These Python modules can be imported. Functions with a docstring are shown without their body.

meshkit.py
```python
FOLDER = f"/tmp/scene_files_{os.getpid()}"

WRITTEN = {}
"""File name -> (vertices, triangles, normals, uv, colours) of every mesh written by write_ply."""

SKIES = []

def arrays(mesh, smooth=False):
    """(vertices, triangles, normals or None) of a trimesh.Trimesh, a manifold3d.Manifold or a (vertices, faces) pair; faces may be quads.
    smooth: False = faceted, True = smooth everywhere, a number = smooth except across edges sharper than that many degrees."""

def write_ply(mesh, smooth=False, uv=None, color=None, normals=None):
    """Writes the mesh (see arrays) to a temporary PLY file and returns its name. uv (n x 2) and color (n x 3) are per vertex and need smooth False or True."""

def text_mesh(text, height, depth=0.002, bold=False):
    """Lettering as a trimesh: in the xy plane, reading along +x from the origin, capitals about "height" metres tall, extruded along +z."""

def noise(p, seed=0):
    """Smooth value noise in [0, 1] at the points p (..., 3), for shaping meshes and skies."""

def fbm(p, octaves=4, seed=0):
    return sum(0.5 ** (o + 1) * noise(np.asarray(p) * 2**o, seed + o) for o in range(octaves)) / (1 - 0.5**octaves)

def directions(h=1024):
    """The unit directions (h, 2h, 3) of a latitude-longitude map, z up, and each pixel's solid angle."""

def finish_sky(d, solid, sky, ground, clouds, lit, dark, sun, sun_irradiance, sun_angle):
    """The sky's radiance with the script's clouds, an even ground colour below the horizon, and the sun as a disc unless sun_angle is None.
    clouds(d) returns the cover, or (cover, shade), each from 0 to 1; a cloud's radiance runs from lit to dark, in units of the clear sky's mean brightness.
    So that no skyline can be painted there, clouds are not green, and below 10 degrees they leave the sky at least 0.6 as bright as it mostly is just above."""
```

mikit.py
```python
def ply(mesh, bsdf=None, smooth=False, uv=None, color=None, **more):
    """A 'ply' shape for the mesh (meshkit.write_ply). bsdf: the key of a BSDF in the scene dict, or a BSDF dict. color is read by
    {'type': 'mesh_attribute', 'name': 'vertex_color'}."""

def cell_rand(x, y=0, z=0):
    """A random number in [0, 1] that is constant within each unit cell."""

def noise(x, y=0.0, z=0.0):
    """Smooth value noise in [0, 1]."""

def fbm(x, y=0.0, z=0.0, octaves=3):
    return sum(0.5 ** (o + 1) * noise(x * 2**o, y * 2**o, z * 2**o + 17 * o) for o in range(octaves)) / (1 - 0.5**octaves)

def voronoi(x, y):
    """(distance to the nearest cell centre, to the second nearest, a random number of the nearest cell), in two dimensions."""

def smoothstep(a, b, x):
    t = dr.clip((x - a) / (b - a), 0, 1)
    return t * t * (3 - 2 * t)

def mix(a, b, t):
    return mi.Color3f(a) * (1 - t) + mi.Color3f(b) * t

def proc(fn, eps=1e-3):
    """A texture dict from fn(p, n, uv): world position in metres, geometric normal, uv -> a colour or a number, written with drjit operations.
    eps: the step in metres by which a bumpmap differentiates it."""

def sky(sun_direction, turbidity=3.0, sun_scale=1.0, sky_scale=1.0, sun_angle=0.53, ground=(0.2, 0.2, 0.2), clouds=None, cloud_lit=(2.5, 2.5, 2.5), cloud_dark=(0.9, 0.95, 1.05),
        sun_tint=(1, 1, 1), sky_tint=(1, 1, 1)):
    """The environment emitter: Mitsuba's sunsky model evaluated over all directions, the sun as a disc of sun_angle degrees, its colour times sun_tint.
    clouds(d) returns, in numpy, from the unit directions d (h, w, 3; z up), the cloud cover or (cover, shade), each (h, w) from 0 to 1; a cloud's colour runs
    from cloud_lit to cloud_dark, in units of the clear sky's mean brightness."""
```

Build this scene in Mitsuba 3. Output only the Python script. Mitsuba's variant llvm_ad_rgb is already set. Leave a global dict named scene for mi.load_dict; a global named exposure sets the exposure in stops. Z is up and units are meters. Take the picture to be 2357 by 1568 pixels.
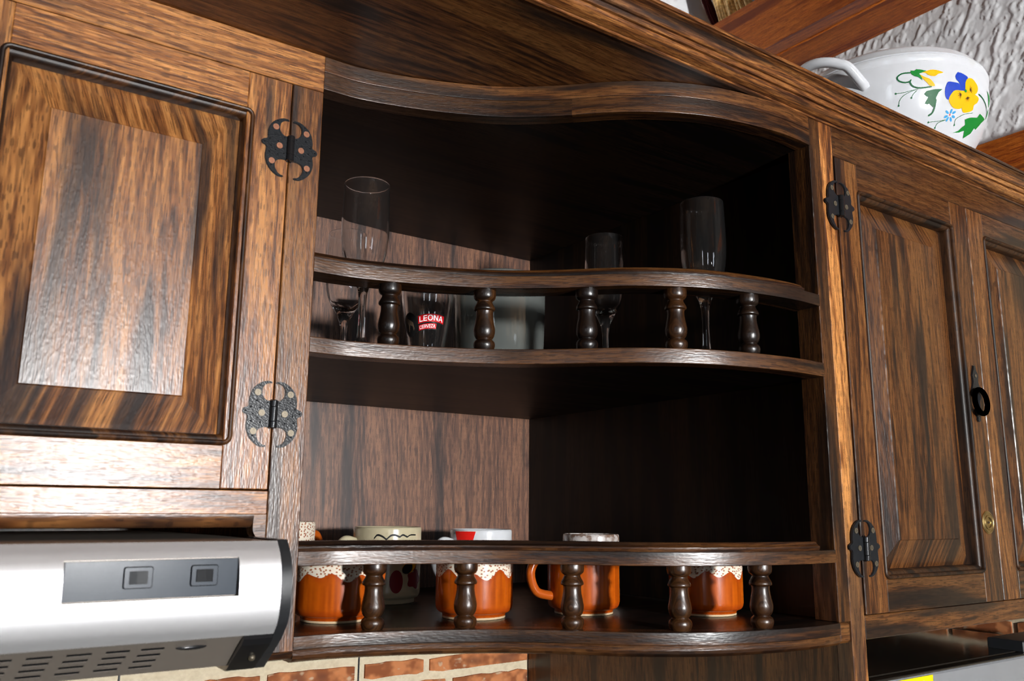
import math, random
import numpy as np, trimesh, mitsuba as mi, drjit as dr
import manifold3d as m3
from shapely.geometry import Polygon
from shapely import make_valid
import meshkit, mikit
from mikit import noise, fbm, smoothstep, mix, proc, cell_rand

T = mi.ScalarTransform4f
scene, labels = {}, {}
random.seed(7)
rng = np.random.default_rng(7)

# ------------------------------------------------------------------ camera, light, exposure
YAW, PITCH, ROLL, FPX = math.radians(34.815), math.radians(11.204), math.radians(0.464), 1967.2
fw = np.array([math.sin(YAW) * math.cos(PITCH), math.cos(YAW) * math.cos(PITCH), math.sin(PITCH)])
rt = np.array([math.cos(YAW), -math.sin(YAW), 0.0])
up = np.cross(rt, fw)
up = -math.sin(ROLL) * rt + math.cos(ROLL) * up
scene['camera'] = {'type': 'thinlens', 'fov': math.degrees(2 * math.atan(2357 / 2 / FPX)), 'fov_axis': 'x',
                   'aperture_radius': 0.0016, 'focus_distance': 1.12, 'near_clip': 0.02, 'far_clip': 50.0,
                   'to_world': T().look_at(origin=[0, 0, 0], target=fw.tolist(), up=up.tolist())}
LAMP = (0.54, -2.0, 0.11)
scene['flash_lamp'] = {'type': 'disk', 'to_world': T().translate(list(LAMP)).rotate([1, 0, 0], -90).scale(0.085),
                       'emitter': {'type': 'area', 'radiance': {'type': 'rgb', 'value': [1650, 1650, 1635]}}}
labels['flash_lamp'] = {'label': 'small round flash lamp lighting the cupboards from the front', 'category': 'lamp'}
PANE_GLOW = 5.0  # radiance of the added reflection panes
exposure = -0.12

# ------------------------------------------------------------------ main planes (metres)
YL, YR, YB = 0.80, 0.5897, 1.1935        # front of the left unit, front of the right unit, back wall
XS0, XS1 = 0.2788, 0.3116                # left stile
XJ0, XP, XD = 0.8452, 0.8662, 0.8921     # dark jamb, inner side of the tall unit, its door seam
XW = 1.55                                # right wall
ZSOF, ZCEIL = 0.4721, 0.4355             # soffit, ceiling of the open shelves
ZTOP = 0.5045                            # top of the cornice

# ------------------------------------------------------------------ materials
def wood_fn(light, mid, dark, black, lo=0.035, hi=1.0):
    def fn(p, n, uv):
        k = dr.floor(uv.y / 4 + 0.5)
        v, u = uv.y - 4 * k, uv.x
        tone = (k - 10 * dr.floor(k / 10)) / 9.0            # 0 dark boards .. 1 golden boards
        seed = cell_rand(k, 3, 5) * 40
        warp = fbm(u * 4.0 + seed, v * 18, seed)
        broad = fbm(u * 2.2 + seed * 3, v * 55 + warp * 4, seed, 2)
        fig = fbm(u * 22 + seed, v * 330 + warp * 14, seed + 7, 2)
        fine = noise(u * 75 + seed, v * 1000 + warp * 8, 3)
        pore = noise(u * 120, v * 1500 + seed, 9)
        ring = 0.5 + 0.5 * dr.sin(6.2832 * (v * 95 + 9.0 * fbm(u * 2.6 + seed, v * 11, seed + 2, 3)))
        g = 0.42 * broad + 0.34 * fig + 0.13 * fine + 0.11 * ring
        c = mix(dark, mid, smoothstep(0.28, 0.50, g))
        c = mix(c, light, smoothstep(0.42, 0.68, g) * (0.30 + 0.70 * tone))
        c = c * (0.80 + 0.36 * fine)
        c = mix(c, dark, smoothstep(0.62, 0.80, pore) * 0.60)
        stain = fbm(u * 4.5 + seed * 2, v * 52 + 3, seed + 4, 3)
        c = mix(c, black, smoothstep(0.45 + 0.11 * tone, 0.62 + 0.13 * tone, stain) * 0.85)
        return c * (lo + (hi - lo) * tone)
    return fn

def wood_bump(p, n, uv):
    k = dr.floor(uv.y / 4 + 0.5)
    v, u = uv.y - 4 * k, uv.x
    return noise(u * 160, v * 1300, k) + 0.6 * noise(u * 420, v * 700, k + 3)

wood_col = wood_fn((0.50, 0.215, 0.062), (0.240, 0.082, 0.021), (0.055, 0.018, 0.007), (0.018, 0.012, 0.011))
scene['wood'] = {'type': 'bumpmap', 'arbitrary': proc(wood_bump, 3e-4), 'scale': 0.00009,
                 'bsdf': {'type': 'principled', 'base_color': proc(wood_col), 'roughness': 0.34, 'specular': 0.58}}
scene['wood_flat'] = {'type': 'principled', 'base_color': proc(wood_col), 'roughness': 0.32, 'specular': 0.45}
scene['wood_soft'] = {'type': 'principled', 'base_color': proc(wood_col), 'roughness': 0.46, 'specular': 0.4}
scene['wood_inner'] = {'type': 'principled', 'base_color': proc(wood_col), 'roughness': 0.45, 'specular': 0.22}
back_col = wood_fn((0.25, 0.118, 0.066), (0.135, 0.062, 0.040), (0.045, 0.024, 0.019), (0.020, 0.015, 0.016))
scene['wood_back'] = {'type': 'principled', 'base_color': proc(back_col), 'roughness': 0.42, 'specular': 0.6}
beam_col = wood_fn((0.60, 0.17, 0.022), (0.46, 0.105, 0.012), (0.22, 0.032, 0.006), (0.16, 0.026, 0.007))
scene['beam_wood'] = {'type': 'principled', 'base_color': proc(beam_col), 'roughness': 0.42, 'specular': 0.15}

def bump_iron(p, n, uv):
    return noise(p.x * 900, p.y * 900, p.z * 900)
scene['black_iron'] = {'type': 'bumpmap', 'arbitrary': proc(bump_iron, 3e-4), 'scale': 0.00012,
                       'bsdf': {'type': 'principled', 'base_color': {'type': 'rgb', 'value': [0.011, 0.012, 0.014]}, 'roughness': 0.3, 'specular': 0.32}}
scene['black_gloss'] = {'type': 'principled', 'base_color': {'type': 'rgb', 'value': [0.010, 0.010, 0.011]}, 'roughness': 0.14, 'specular': 0.7}
scene['screw_copper'] = {'type': 'principled', 'base_color': {'type': 'rgb', 'value': [0.30, 0.13, 0.075]}, 'metallic': 0.7, 'roughness': 0.45}
scene['screw_steel'] = {'type': 'principled', 'base_color': {'type': 'rgb', 'value': [0.15, 0.125, 0.09]}, 'metallic': 0.6, 'roughness': 0.45}
scene['brass'] = {'type': 'principled', 'base_color': {'type': 'rgb', 'value': [0.50, 0.36, 0.15]}, 'metallic': 1.0, 'roughness': 0.33}

def steel_bump(p, n, uv):
    return noise(p.x * 25, p.y * 2500, p.z * 2500)
def steel_rough(p, n, uv):
    return 0.38 + 0.08 * noise(p.x * 14, p.y * 1500, p.z * 1500)
scene['brushed_steel'] = {'type': 'principled', 'base_color': {'type': 'rgb', 'value': [0.86, 0.86, 0.87]}, 'metallic': 0.75, 'roughness': proc(steel_rough), 'specular': 0.5}
scene['steel_grey'] = {'type': 'principled', 'base_color': {'type': 'rgb', 'value': [0.21, 0.18, 0.155]}, 'metallic': 0.35, 'roughness': 0.38}
scene['panel_grey'] = {'type': 'principled', 'base_color': {'type': 'rgb', 'value': [0.040, 0.050, 0.065]}, 'roughness': 0.22, 'specular': 0.22}
scene['black_plastic'] = {'type': 'principled', 'base_color': {'type': 'rgb', 'value': [0.018, 0.019, 0.021]}, 'roughness': 0.3, 'specular': 0.5}
scene['void_dark'] = {'type': 'principled', 'base_color': {'type': 'rgb', 'value': [0.012, 0.014, 0.018]}, 'roughness': 0.4}
scene['slot_black'] = {'type': 'diffuse', 'reflectance': {'type': 'rgb', 'value': [0.008, 0.009, 0.011]}}
scene['fridge_silver'] = {'type': 'principled', 'base_color': {'type': 'rgb', 'value': [0.27, 0.28, 0.30]}, 'metallic': 0.3, 'roughness': 0.42}
scene['fridge_black'] = {'type': 'principled', 'base_color': {'type': 'rgb', 'value': [0.02, 0.017, 0.014]}, 'roughness': 0.10, 'specular': 0.6}
scene['yellow_paper'] = {'type': 'diffuse', 'reflectance': {'type': 'rgb', 'value': [0.80, 0.66, 0.01]}}
scene['orange_print'] = {'type': 'diffuse', 'reflectance': {'type': 'rgb', 'value': [0.72, 0.30, 0.01]}}
scene['white_print'] = {'type': 'diffuse', 'reflectance': {'type': 'rgb', 'value': [0.75, 0.75, 0.75]}}

def plaster_col(p, n, uv):
    return mix((0.66, 0.67, 0.68), (0.78, 0.79, 0.80), fbm(p.x * 9, p.y * 9, p.z * 9))
scene['plaster'] = {'type': 'twosided', 'bsdf': {'type': 'diffuse', 'reflectance': proc(plaster_col)}}
scene['white_paint'] = {'type': 'twosided', 'bsdf': {'type': 'diffuse', 'reflectance': {'type': 'rgb', 'value': [0.90, 0.91, 0.93]}}}

scene['ceiling_board'] = {'type': 'diffuse', 'reflectance': {'type': 'rgb', 'value': [0.12, 0.07, 0.04]}}
scene['room_wall'] = {'type': 'twosided', 'bsdf': {'type': 'diffuse', 'reflectance': {'type': 'rgb', 'value': [0.07, 0.065, 0.06]}}}

def brick_fn(p, n, uv):
    k = uv.x
    a = fbm(p.x * 60 + k * 9, p.y * 60, p.z * 60 + k, 3)
    b = fbm(p.x * 25 + k * 31, p.y * 25, p.z * 30 + 5, 2)
    c = mix((0.26, 0.085, 0.036), (0.52, 0.20, 0.082), smoothstep(0.35, 0.65, a))
    c = mix(c, (0.16, 0.06, 0.035), smoothstep(0.56, 0.72, b) * 0.8)
    return mix(c, (0.55, 0.42, 0.29), smoothstep(0.62, 0.80, fbm(p.x * 70 + k * 17, p.y * 70, p.z * 90, 3)) * 0.75)
scene['brick'] = {'type': 'twosided', 'bsdf': {'type': 'diffuse', 'reflectance': proc(brick_fn)}}
def mortar_fn(p, n, uv):
    return mix((0.52, 0.43, 0.29), (0.74, 0.65, 0.48), fbm(p.x * 160, p.y * 160, p.z * 160))
scene['mortar'] = {'type': 'twosided', 'bsdf': {'type': 'diffuse', 'reflectance': proc(mortar_fn)}}

# brown mugs with a foam-like white glaze: u = angle (0..1), v = height (0..1), the number in front of v tells mug from mug
def mug_fn(p, n, uv):
    k = dr.floor(uv.y / 10 + 0.5)
    v, u = uv.y - 10 * k, uv.x
    lo = 0.60 + 0.045 * dr.sin(u * 6.2832 * 9 + k) + 0.05 * (noise(u * 26, k) - 0.5) - 0.02 * dr.sin(u * 6.2832 * 4 + 2 * k)
    lo = lo + dr.select(k > 20, 0.22, 0.0)
    streak = noise(u * 90, v * 3, k)
    body = mix((0.20, 0.022, 0.001), (0.47, 0.088, 0.003), 0.35 + 0.65 * streak)
    body = mix(body, (0.30, 0.035, 0.004), smoothstep(0.10, 0.02, dr.abs(v - 0.10)) * 0.6)
    body = mix(body, (0.30, 0.035, 0.004), smoothstep(0.10, 0.0, lo - v) * 0.55)
    hole = mikit.voronoi(u * 62, v * 24 + k)[0]
    foam = mix((0.30, 0.10, 0.04), (0.72, 0.64, 0.52), smoothstep(0.18, 0.34, hole))
    c = mix(body, foam, smoothstep(-0.004, 0.006, v - lo))
    return mix((0.62, 0.47, 0.29), c, smoothstep(0.030, 0.036, v))
scene['mug_glaze'] = {'type': 'principled', 'base_color': proc(mug_fn), 'roughness': 0.17, 'specular': 0.4, 'clearcoat': 0.3, 'clearcoat_gloss': 0.95}
scene['brown_glaze'] = {'type': 'principled', 'base_color': {'type': 'rgb', 'value': [0.40, 0.075, 0.007]}, 'roughness': 0.15, 'specular': 0.6}
def stone_fn(p, n, uv):
    return mix((0.17, 0.105, 0.075), (0.50, 0.46, 0.44), smoothstep(0.30, 0.66, fbm(uv.x * 40, uv.y * 16, 2.0, 3)))
scene['stoneware'] = {'type': 'principled', 'base_color': proc(stone_fn), 'roughness': 0.2, 'specular': 0.6}
scene['cream_glaze'] = {'type': 'principled', 'base_color': {'type': 'rgb', 'value': [0.47, 0.41, 0.27]}, 'roughness': 0.18, 'specular': 0.6}
scene['white_glaze'] = {'type': 'principled', 'base_color': {'type': 'rgb', 'value': [0.60, 0.61, 0.63]}, 'roughness': 0.15, 'specular': 0.6}
def enamel_fn(p, n, uv):
    return mix((0.58, 0.595, 0.62), (0.53, 0.53, 0.52), smoothstep(0.60, 0.85, fbm(p.x * 30, p.y * 30, p.z * 30)) * 0.6)
scene['enamel'] = {'type': 'principled', 'base_color': proc(enamel_fn), 'roughness': 0.14, 'specular': 0.6}
for nm, c in dict(paint_blue=(0.02, 0.055, 0.42), paint_yellow=(0.85, 0.43, 0.005), paint_orange=(0.80, 0.27, 0.008), paint_green=(0.01, 0.20, 0.03),
                  paint_dark_green=(0.01, 0.10, 0.035), paint_sky=(0.06, 0.32, 0.62), paint_red=(0.75, 0.015, 0.01), paint_brown=(0.07, 0.03, 0.01),
                  paint_maroon=(0.20, 0.012, 0.02), paint_ink=(0.012, 0.012, 0.012), paint_grey_ink=(0.10, 0.10, 0.10), paint_tan=(0.13, 0.09, 0.06),
                  paint_white=(0.80, 0.80, 0.80), paint_banner=(0.55, 0.008, 0.012)).items():
    scene[nm] = {'type': 'twosided', 'bsdf': {'type': 'principled', 'base_color': {'type': 'rgb', 'value': list(c)}, 'roughness': 0.45, 'specular': 0.2}}
scene['clear_glass'] = {'type': 'blendbsdf', 'weight': 0.009, 'glass': {'type': 'dielectric', 'int_ior': 1.5, 'ext_ior': 1.0},
                        'added_haze': {'type': 'twosided', 'bsdf': {'type': 'diffuse', 'reflectance': {'type': 'rgb', 'value': [0.55, 0.56, 0.57]}}}}  # faint grey haze added so the flash-lit glass edges show
scene['green_glass'] = {'type': 'blendbsdf', 'weight': 0.17, 'glass': {'type': 'dielectric', 'int_ior': 1.5, 'ext_ior': 1.0, 'specular_transmittance': {'type': 'rgb', 'value': [0.86, 0.91, 0.885]}},
                        'added_haze': {'type': 'twosided', 'bsdf': {'type': 'diffuse', 'reflectance': {'type': 'rgb', 'value': [0.50, 0.54, 0.51]}}}}  # pale diffuse share gives the jar a milky look
def straw_fn(p, n, uv):
    return mix((0.40, 0.22, 0.05), (0.90, 0.62, 0.26), noise(p.x * 260, p.y * 60, p.z * 260))
scene['straw'] = {'type': 'twosided', 'bsdf': {'type': 'principled', 'base_color': proc(straw_fn), 'roughness': 0.4}}
scene['dark_fibre'] = {'type': 'twosided', 'bsdf': {'type': 'diffuse', 'reflectance': {'type': 'rgb', 'value': [0.05, 0.012, 0.012]}}}

# ------------------------------------------------------------------ helpers
def key_for(name):
    if name not in scene:
        return name
    i = 1
    while f'{name}_{i:03d}' in scene:
        i += 1
    return f'{name}_{i:03d}'

_board = [0]
def add(name, mesh, bsdf, smooth=35, grain=None, tone=5, uv=None):
    key = key_for(name)
    if grain is not None:
        _board[0] += 1
        v, f, nrm = meshkit.arrays(mesh, smooth)
        g = grain.lstrip('~')
        x, y, z = v.T
        if g == 's':                                         # along the S-shaped front
            d, i = CTREE.query(np.stack([x, y], 1))
            a, b = CARC[i], z + ((np.stack([x, y], 1) - CURVE[i]) * CNORM[i]).sum(1)
        else:
            a, b = {'x': (x, z + y), 'z': (z, x + y), 'y': (y, x + z)}[g]
        if grain[0] == '~':
            b = {'x': z - y, 'z': x - y, 'y': x - z}[g]
        k = 10 * (_board[0] % 12) + int(round(tone))
        uv = np.stack([a + 0.37 * (_board[0] % 11), b - b.mean() + 4.0 * k], 1)
        scene[key] = mikit.ply((v, f), bsdf, smooth=nrm is not None, uv=uv)
    elif uv is not None:
        scene[key] = mikit.ply(mesh, bsdf, smooth=smooth if isinstance(smooth, bool) else True, uv=uv)
    else:
        scene[key] = mikit.ply(mesh, bsdf, smooth=smooth)
    return key

def lab(key, label, category=None, group=None, kind=None):
    d = {'label': label}
    if category: d['category'] = category
    if group: d['group'] = group
    if kind: d['kind'] = kind
    labels[key] = d

def box(x0, x1, y0, y1, z0, z1, c=0.001):
    lo, hi = np.array([x0, y0, z0]), np.array([x1, y1, z1])
    c = min(c, 0.3 * float((hi - lo).min()))
    pts = []
    for ax in range(3):
        s = np.full(3, c); s[ax] = 0
        a, b = lo + s, hi - s
        pts += [[(a, b)[i][0], (a, b)[j][1], (a, b)[k][2]] for i in (0, 1) for j in (0, 1) for k in (0, 1)]
    return trimesh.convex.convex_hull(np.array(pts))

def cat(*ms):
    return trimesh.util.concatenate([m for m in ms])

def as_tm(man):
    m = man.to_mesh()
    return trimesh.Trimesh(m.vert_properties[:, :3], m.tri_verts, process=False)

def as_man(tm):
    return m3.Manifold(m3.Mesh(np.asarray(tm.vertices, np.float32), np.asarray(tm.faces, np.uint32)))

def grid_faces(n, m, close_m=False):
    i, j = np.meshgrid(np.arange(n - 1), np.arange(m if close_m else m - 1), indexing='ij')
    j2 = (j + 1) % m
    a, b, c, d = i * m + j, (i + 1) * m + j, (i + 1) * m + j2, i * m + j2
    return np.concatenate([np.stack([a, b, c], -1).reshape(-1, 3), np.stack([a, c, d], -1).reshape(-1, 3)])

def fix(m):
    m.fix_normals()
    return m

def lathe(profile, seg=48, uvk=None, close=False):
    """profile (r, z) from bottom to top along the outside; returns mesh (and uv)."""
    p = np.asarray(profile, float)
    th = np.linspace(0, 2 * math.pi, seg + 1)
    r, z = p[:, 0][:, None], p[:, 1][:, None]
    v = np.stack([r * np.cos(th), r * np.sin(th), np.repeat(z, seg + 1, 1)], -1).reshape(-1, 3)
    f = grid_faces(len(p), seg + 1)
    f = f[:, ::-1]
    m = trimesh.Trimesh(v, f, process=False)
    if uvk is None:
        return m
    h = p[:, 1].max() - p[:, 1].min()
    uv = np.stack([np.tile(th / (2 * math.pi), len(p)), np.repeat((p[:, 1] - p[:, 1].min()) / h, seg + 1) + 10 * uvk], 1)
    return m, uv

def lathe_solid(profile, seg=48):
    """closed watertight lathe: profile starts and ends on the axis"""
    p = np.asarray(profile, float)
    th = np.linspace(0, 2 * math.pi, seg, endpoint=False)
    rings, idx = [], []
    verts, faces = [], []
    for (r, z) in p:
        if r < 1e-9:
            idx.append([len(verts)]); verts.append((0, 0, z))
        else:
            idx.append(list(range(len(verts), len(verts) + seg)))
            verts += [(r * math.cos(t), r * math.sin(t), z) for t in th]
    for a, b in zip(idx[:-1], idx[1:]):
        for j in range(seg):
            k = (j + 1) % seg
            if len(a) == 1 and len(b) > 1:
                faces.append((a[0], b[k], b[j]))
            elif len(b) == 1 and len(a) > 1:
                faces.append((a[j], a[k], b[0]))
            elif len(a) > 1:
                faces += [(a[j], a[k], b[k]), (a[j], b[k], b[j])]
    return trimesh.Trimesh(np.array(verts), np.array(faces), process=False)

def smooth_profile(pts, n=60):
    """Catmull-Rom through the points"""
    p = np.asarray(pts, float)
    q = np.vstack([2 * p[0] - p[1], p, 2 * p[-1] - p[-2]])
    out = []
    per = max(2, n // (len(p) - 1))
    for i in range(len(p) - 1):
        a, b, c, d = q[i:i + 4]
        for t in np.linspace(0, 1, per, endpoint=False):
            out.append(0.5 * ((2 * b) + (c - a) * t + (2 * a - 5 * b + 4 * c - d) * t * t + (3 * b - a - 3 * c + d) * t ** 3))
    out.append(p[-1])
    return np.array(out)

def tube(path, radius, seg=14, cap=True, flat=1.0):
    path = np.asarray(path, float)
    n = len(path)
    rad = np.broadcast_to(np.asarray(radius, float), n)
    tan = np.gradient(path, axis=0)
    tan /= np.linalg.norm(tan, axis=1, keepdims=True)
    ref = np.array([0, 0, 1.0]) if abs(tan[0][2]) < 0.9 else np.array([1.0, 0, 0])
    u = np.cross(tan[0], ref); u /= np.linalg.norm(u)
    vs = []
    th = np.linspace(0, 2 * math.pi, seg, endpoint=False)
    for i in range(n):
        u = u - tan[i] * (u @ tan[i]); u /= np.linalg.norm(u)
        w = np.cross(tan[i], u)
        vs.append(path[i] + rad[i] * (np.cos(th)[:, None] * u * flat + np.sin(th)[:, None] * w))
    v = np.concatenate(vs)
    f = grid_faces(n, seg, True)
    if cap:
        v = np.vstack([v, path[0], path[-1]])
        j = np.arange(seg)
        f = np.vstack([f, np.stack([np.full(seg, n * seg), j, (j + 1) % seg], 1), np.stack([np.full(seg, n * seg + 1), (n - 1) * seg + (j + 1) % seg, (n - 1) * seg + j], 1)])
    return fix(trimesh.Trimesh(v, f, process=False))

def extrude_xz(poly, y0, y1):
    """a shapely polygon given in (x, z), extruded from y0 (front) to y1"""
    m = trimesh.creation.extrude_polygon(poly, y1 - y0, engine='earcut')
    v = m.vertices
    return fix(trimesh.Trimesh(np.stack([v[:, 0], y0 + v[:, 2], v[:, 1]], 1), m.faces, process=False))

def extrude_yz(poly, x0, x1):
    m = trimesh.creation.extrude_polygon(poly, x1 - x0, engine='earcut')
    v = m.vertices
    return fix(trimesh.Trimesh(np.stack([x0 + v[:, 2], v[:, 0], v[:, 1]], 1), m.faces, process=False))

# the S-shaped front of the open shelves, in plan
CP = np.array([(0.3116, 0.8), (0.35, 0.799), (0.39, 0.790), (0.43, 0.777), (0.47, 0.760), (0.505, 0.741), (0.54, 0.714), (0.565, 0.691), (0.59, 0.666),
               (0.62, 0.642), (0.655, 0.621), (0.69, 0.606), (0.725, 0.597), (0.765, 0.590), (0.805, 0.587), (0.8452, 0.589)])
CURVE = smooth_profile(CP, 120)
_t = np.gradient(CURVE, axis=0)
_t /= np.linalg.norm(_t, axis=1, keepdims=True)
CNORM = np.stack([-_t[:, 1], _t[:, 0]], 1)                  # towards the back
for _i in (0, -1):
    CNORM[_i] = (0, 1)

from scipy.spatial import cKDTree
CTREE = cKDTree(CURVE)
CARC = np.r_[0, np.cumsum(np.linalg.norm(np.diff(CURVE, axis=0), axis=1))]

def curve_at(x, off=0.0):
    i = int(np.argmin(abs(CURVE[:, 0] - x)))
    return CURVE[i] + CNORM[i] * off

def sweep(profile, i0=0, i1=None):
    """profile: closed loop of (inward offset, z), swept along the S curve"""
    c, nn = CURVE[i0:i1], CNORM[i0:i1]
    pr = np.asarray(profile, float)
    v = np.concatenate([np.stack([c[:, 0] + nn[:, 0] * o, c[:, 1] + nn[:, 1] * o, np.full(len(c), z)], 1)[:, None] for o, z in pr], 1)
    n, m = v.shape[:2]
    f = grid_faces(n, m, True)
    tri = trimesh.creation.triangulate_polygon(Polygon(pr), engine='earcut')
    cap_v, cap_f = tri
    order = [int(np.argmin(np.linalg.norm(pr - q, axis=1))) for q in cap_v]
    cf = np.array(order)[cap_f]
    f = np.vstack([f, cf, cf[:, ::-1] + (n - 1) * m])
    return fix(trimesh.Trimesh(v.reshape(-1, 3), f, process=False))

def rect_loop(x0, x1, z0, z1, d, r, n=6):
    """rounded rectangle in (x, z) inset by d, corner radius r - d"""
    rr = max(r - d, 0.0)
    x0, x1, z0, z1 = x0 + d, x1 - d, z0 + d, z1 - d
    out = []
    for cx, cz, a0 in ((x1 - rr, z1 - rr, 0), (x0 + rr, z1 - rr, 90), (x0 + rr, z0 + rr, 180), (x1 - rr, z0 + rr, 270)):
        for a in np.radians(np.linspace(a0, a0 + 90, n)):
            out.append((cx + rr * math.cos(a), cz + rr * math.sin(a)))
    return np.array(out)

def ring_mesh(loops):
    """loops: list of (points (k,2) in xz, y); consecutive loops joined by strips"""
    k = len(loops[0][0])
    v = np.concatenate([np.stack([p[:, 0], np.full(k, y), p[:, 1]], 1) for p, y in loops])
    return v, grid_faces(len(loops), k, True)

def decal(radius_of_z, poly_list, thick=0.0004, seg=0.004):
    """flat print on a surface of revolution: polygons in (angle, z), with the surface radius of each z; the result stands thick above the surface"""
    ms = []
    for pg in poly_list:
        v, f = trimesh.creation.triangulate_polygon(pg, engine='earcut')
        m = trimesh.Trimesh(np.c_[v, np.zeros(len(v))], f, process=False)
        R = float(radius_of_z(v[:, 1].mean()))
        vv = m.vertices * [R, 1, 1]
        vv, ff = trimesh.remesh.subdivide_to_size(vv, m.faces, seg)
        th, z = vv[:, 0] / R, vv[:, 1]
        rr = radius_of_z(z) + thick
        ms.append(trimesh.Trimesh(np.stack([rr * np.cos(th), rr * np.sin(th), z], 1), ff, process=False))
    return cat(*ms)

def blob(cx, cy, rx, ry, rot=0, n=24, wob=0.0, lobes=5, ph=0):
    a = np.linspace(0, 2 * math.pi, n, endpoint=False)
    k = 1 + wob * np.cos(lobes * a + ph)
    x, y = rx * k * np.cos(a), ry * k * np.sin(a)
    c, s = math.cos(rot), math.sin(rot)
    return Polygon(np.stack([cx + x * c - y * s, cy + x * s + y * c], 1))

def stroke(pts, w):
    from shapely.geometry import LineString
    return LineString(smooth_profile(pts, 24)).buffer(w, quad_segs=3)

def moved(m, x, y, z, rot=0.0):
    m = m.copy()
    c, s = math.cos(rot), math.sin(rot)
    v = m.vertices
    m.vertices = np.stack([v[:, 0] * c - v[:, 1] * s + x, v[:, 0] * s + v[:, 1] * c + y, v[:, 2] + z], 1)
    return m

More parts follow.
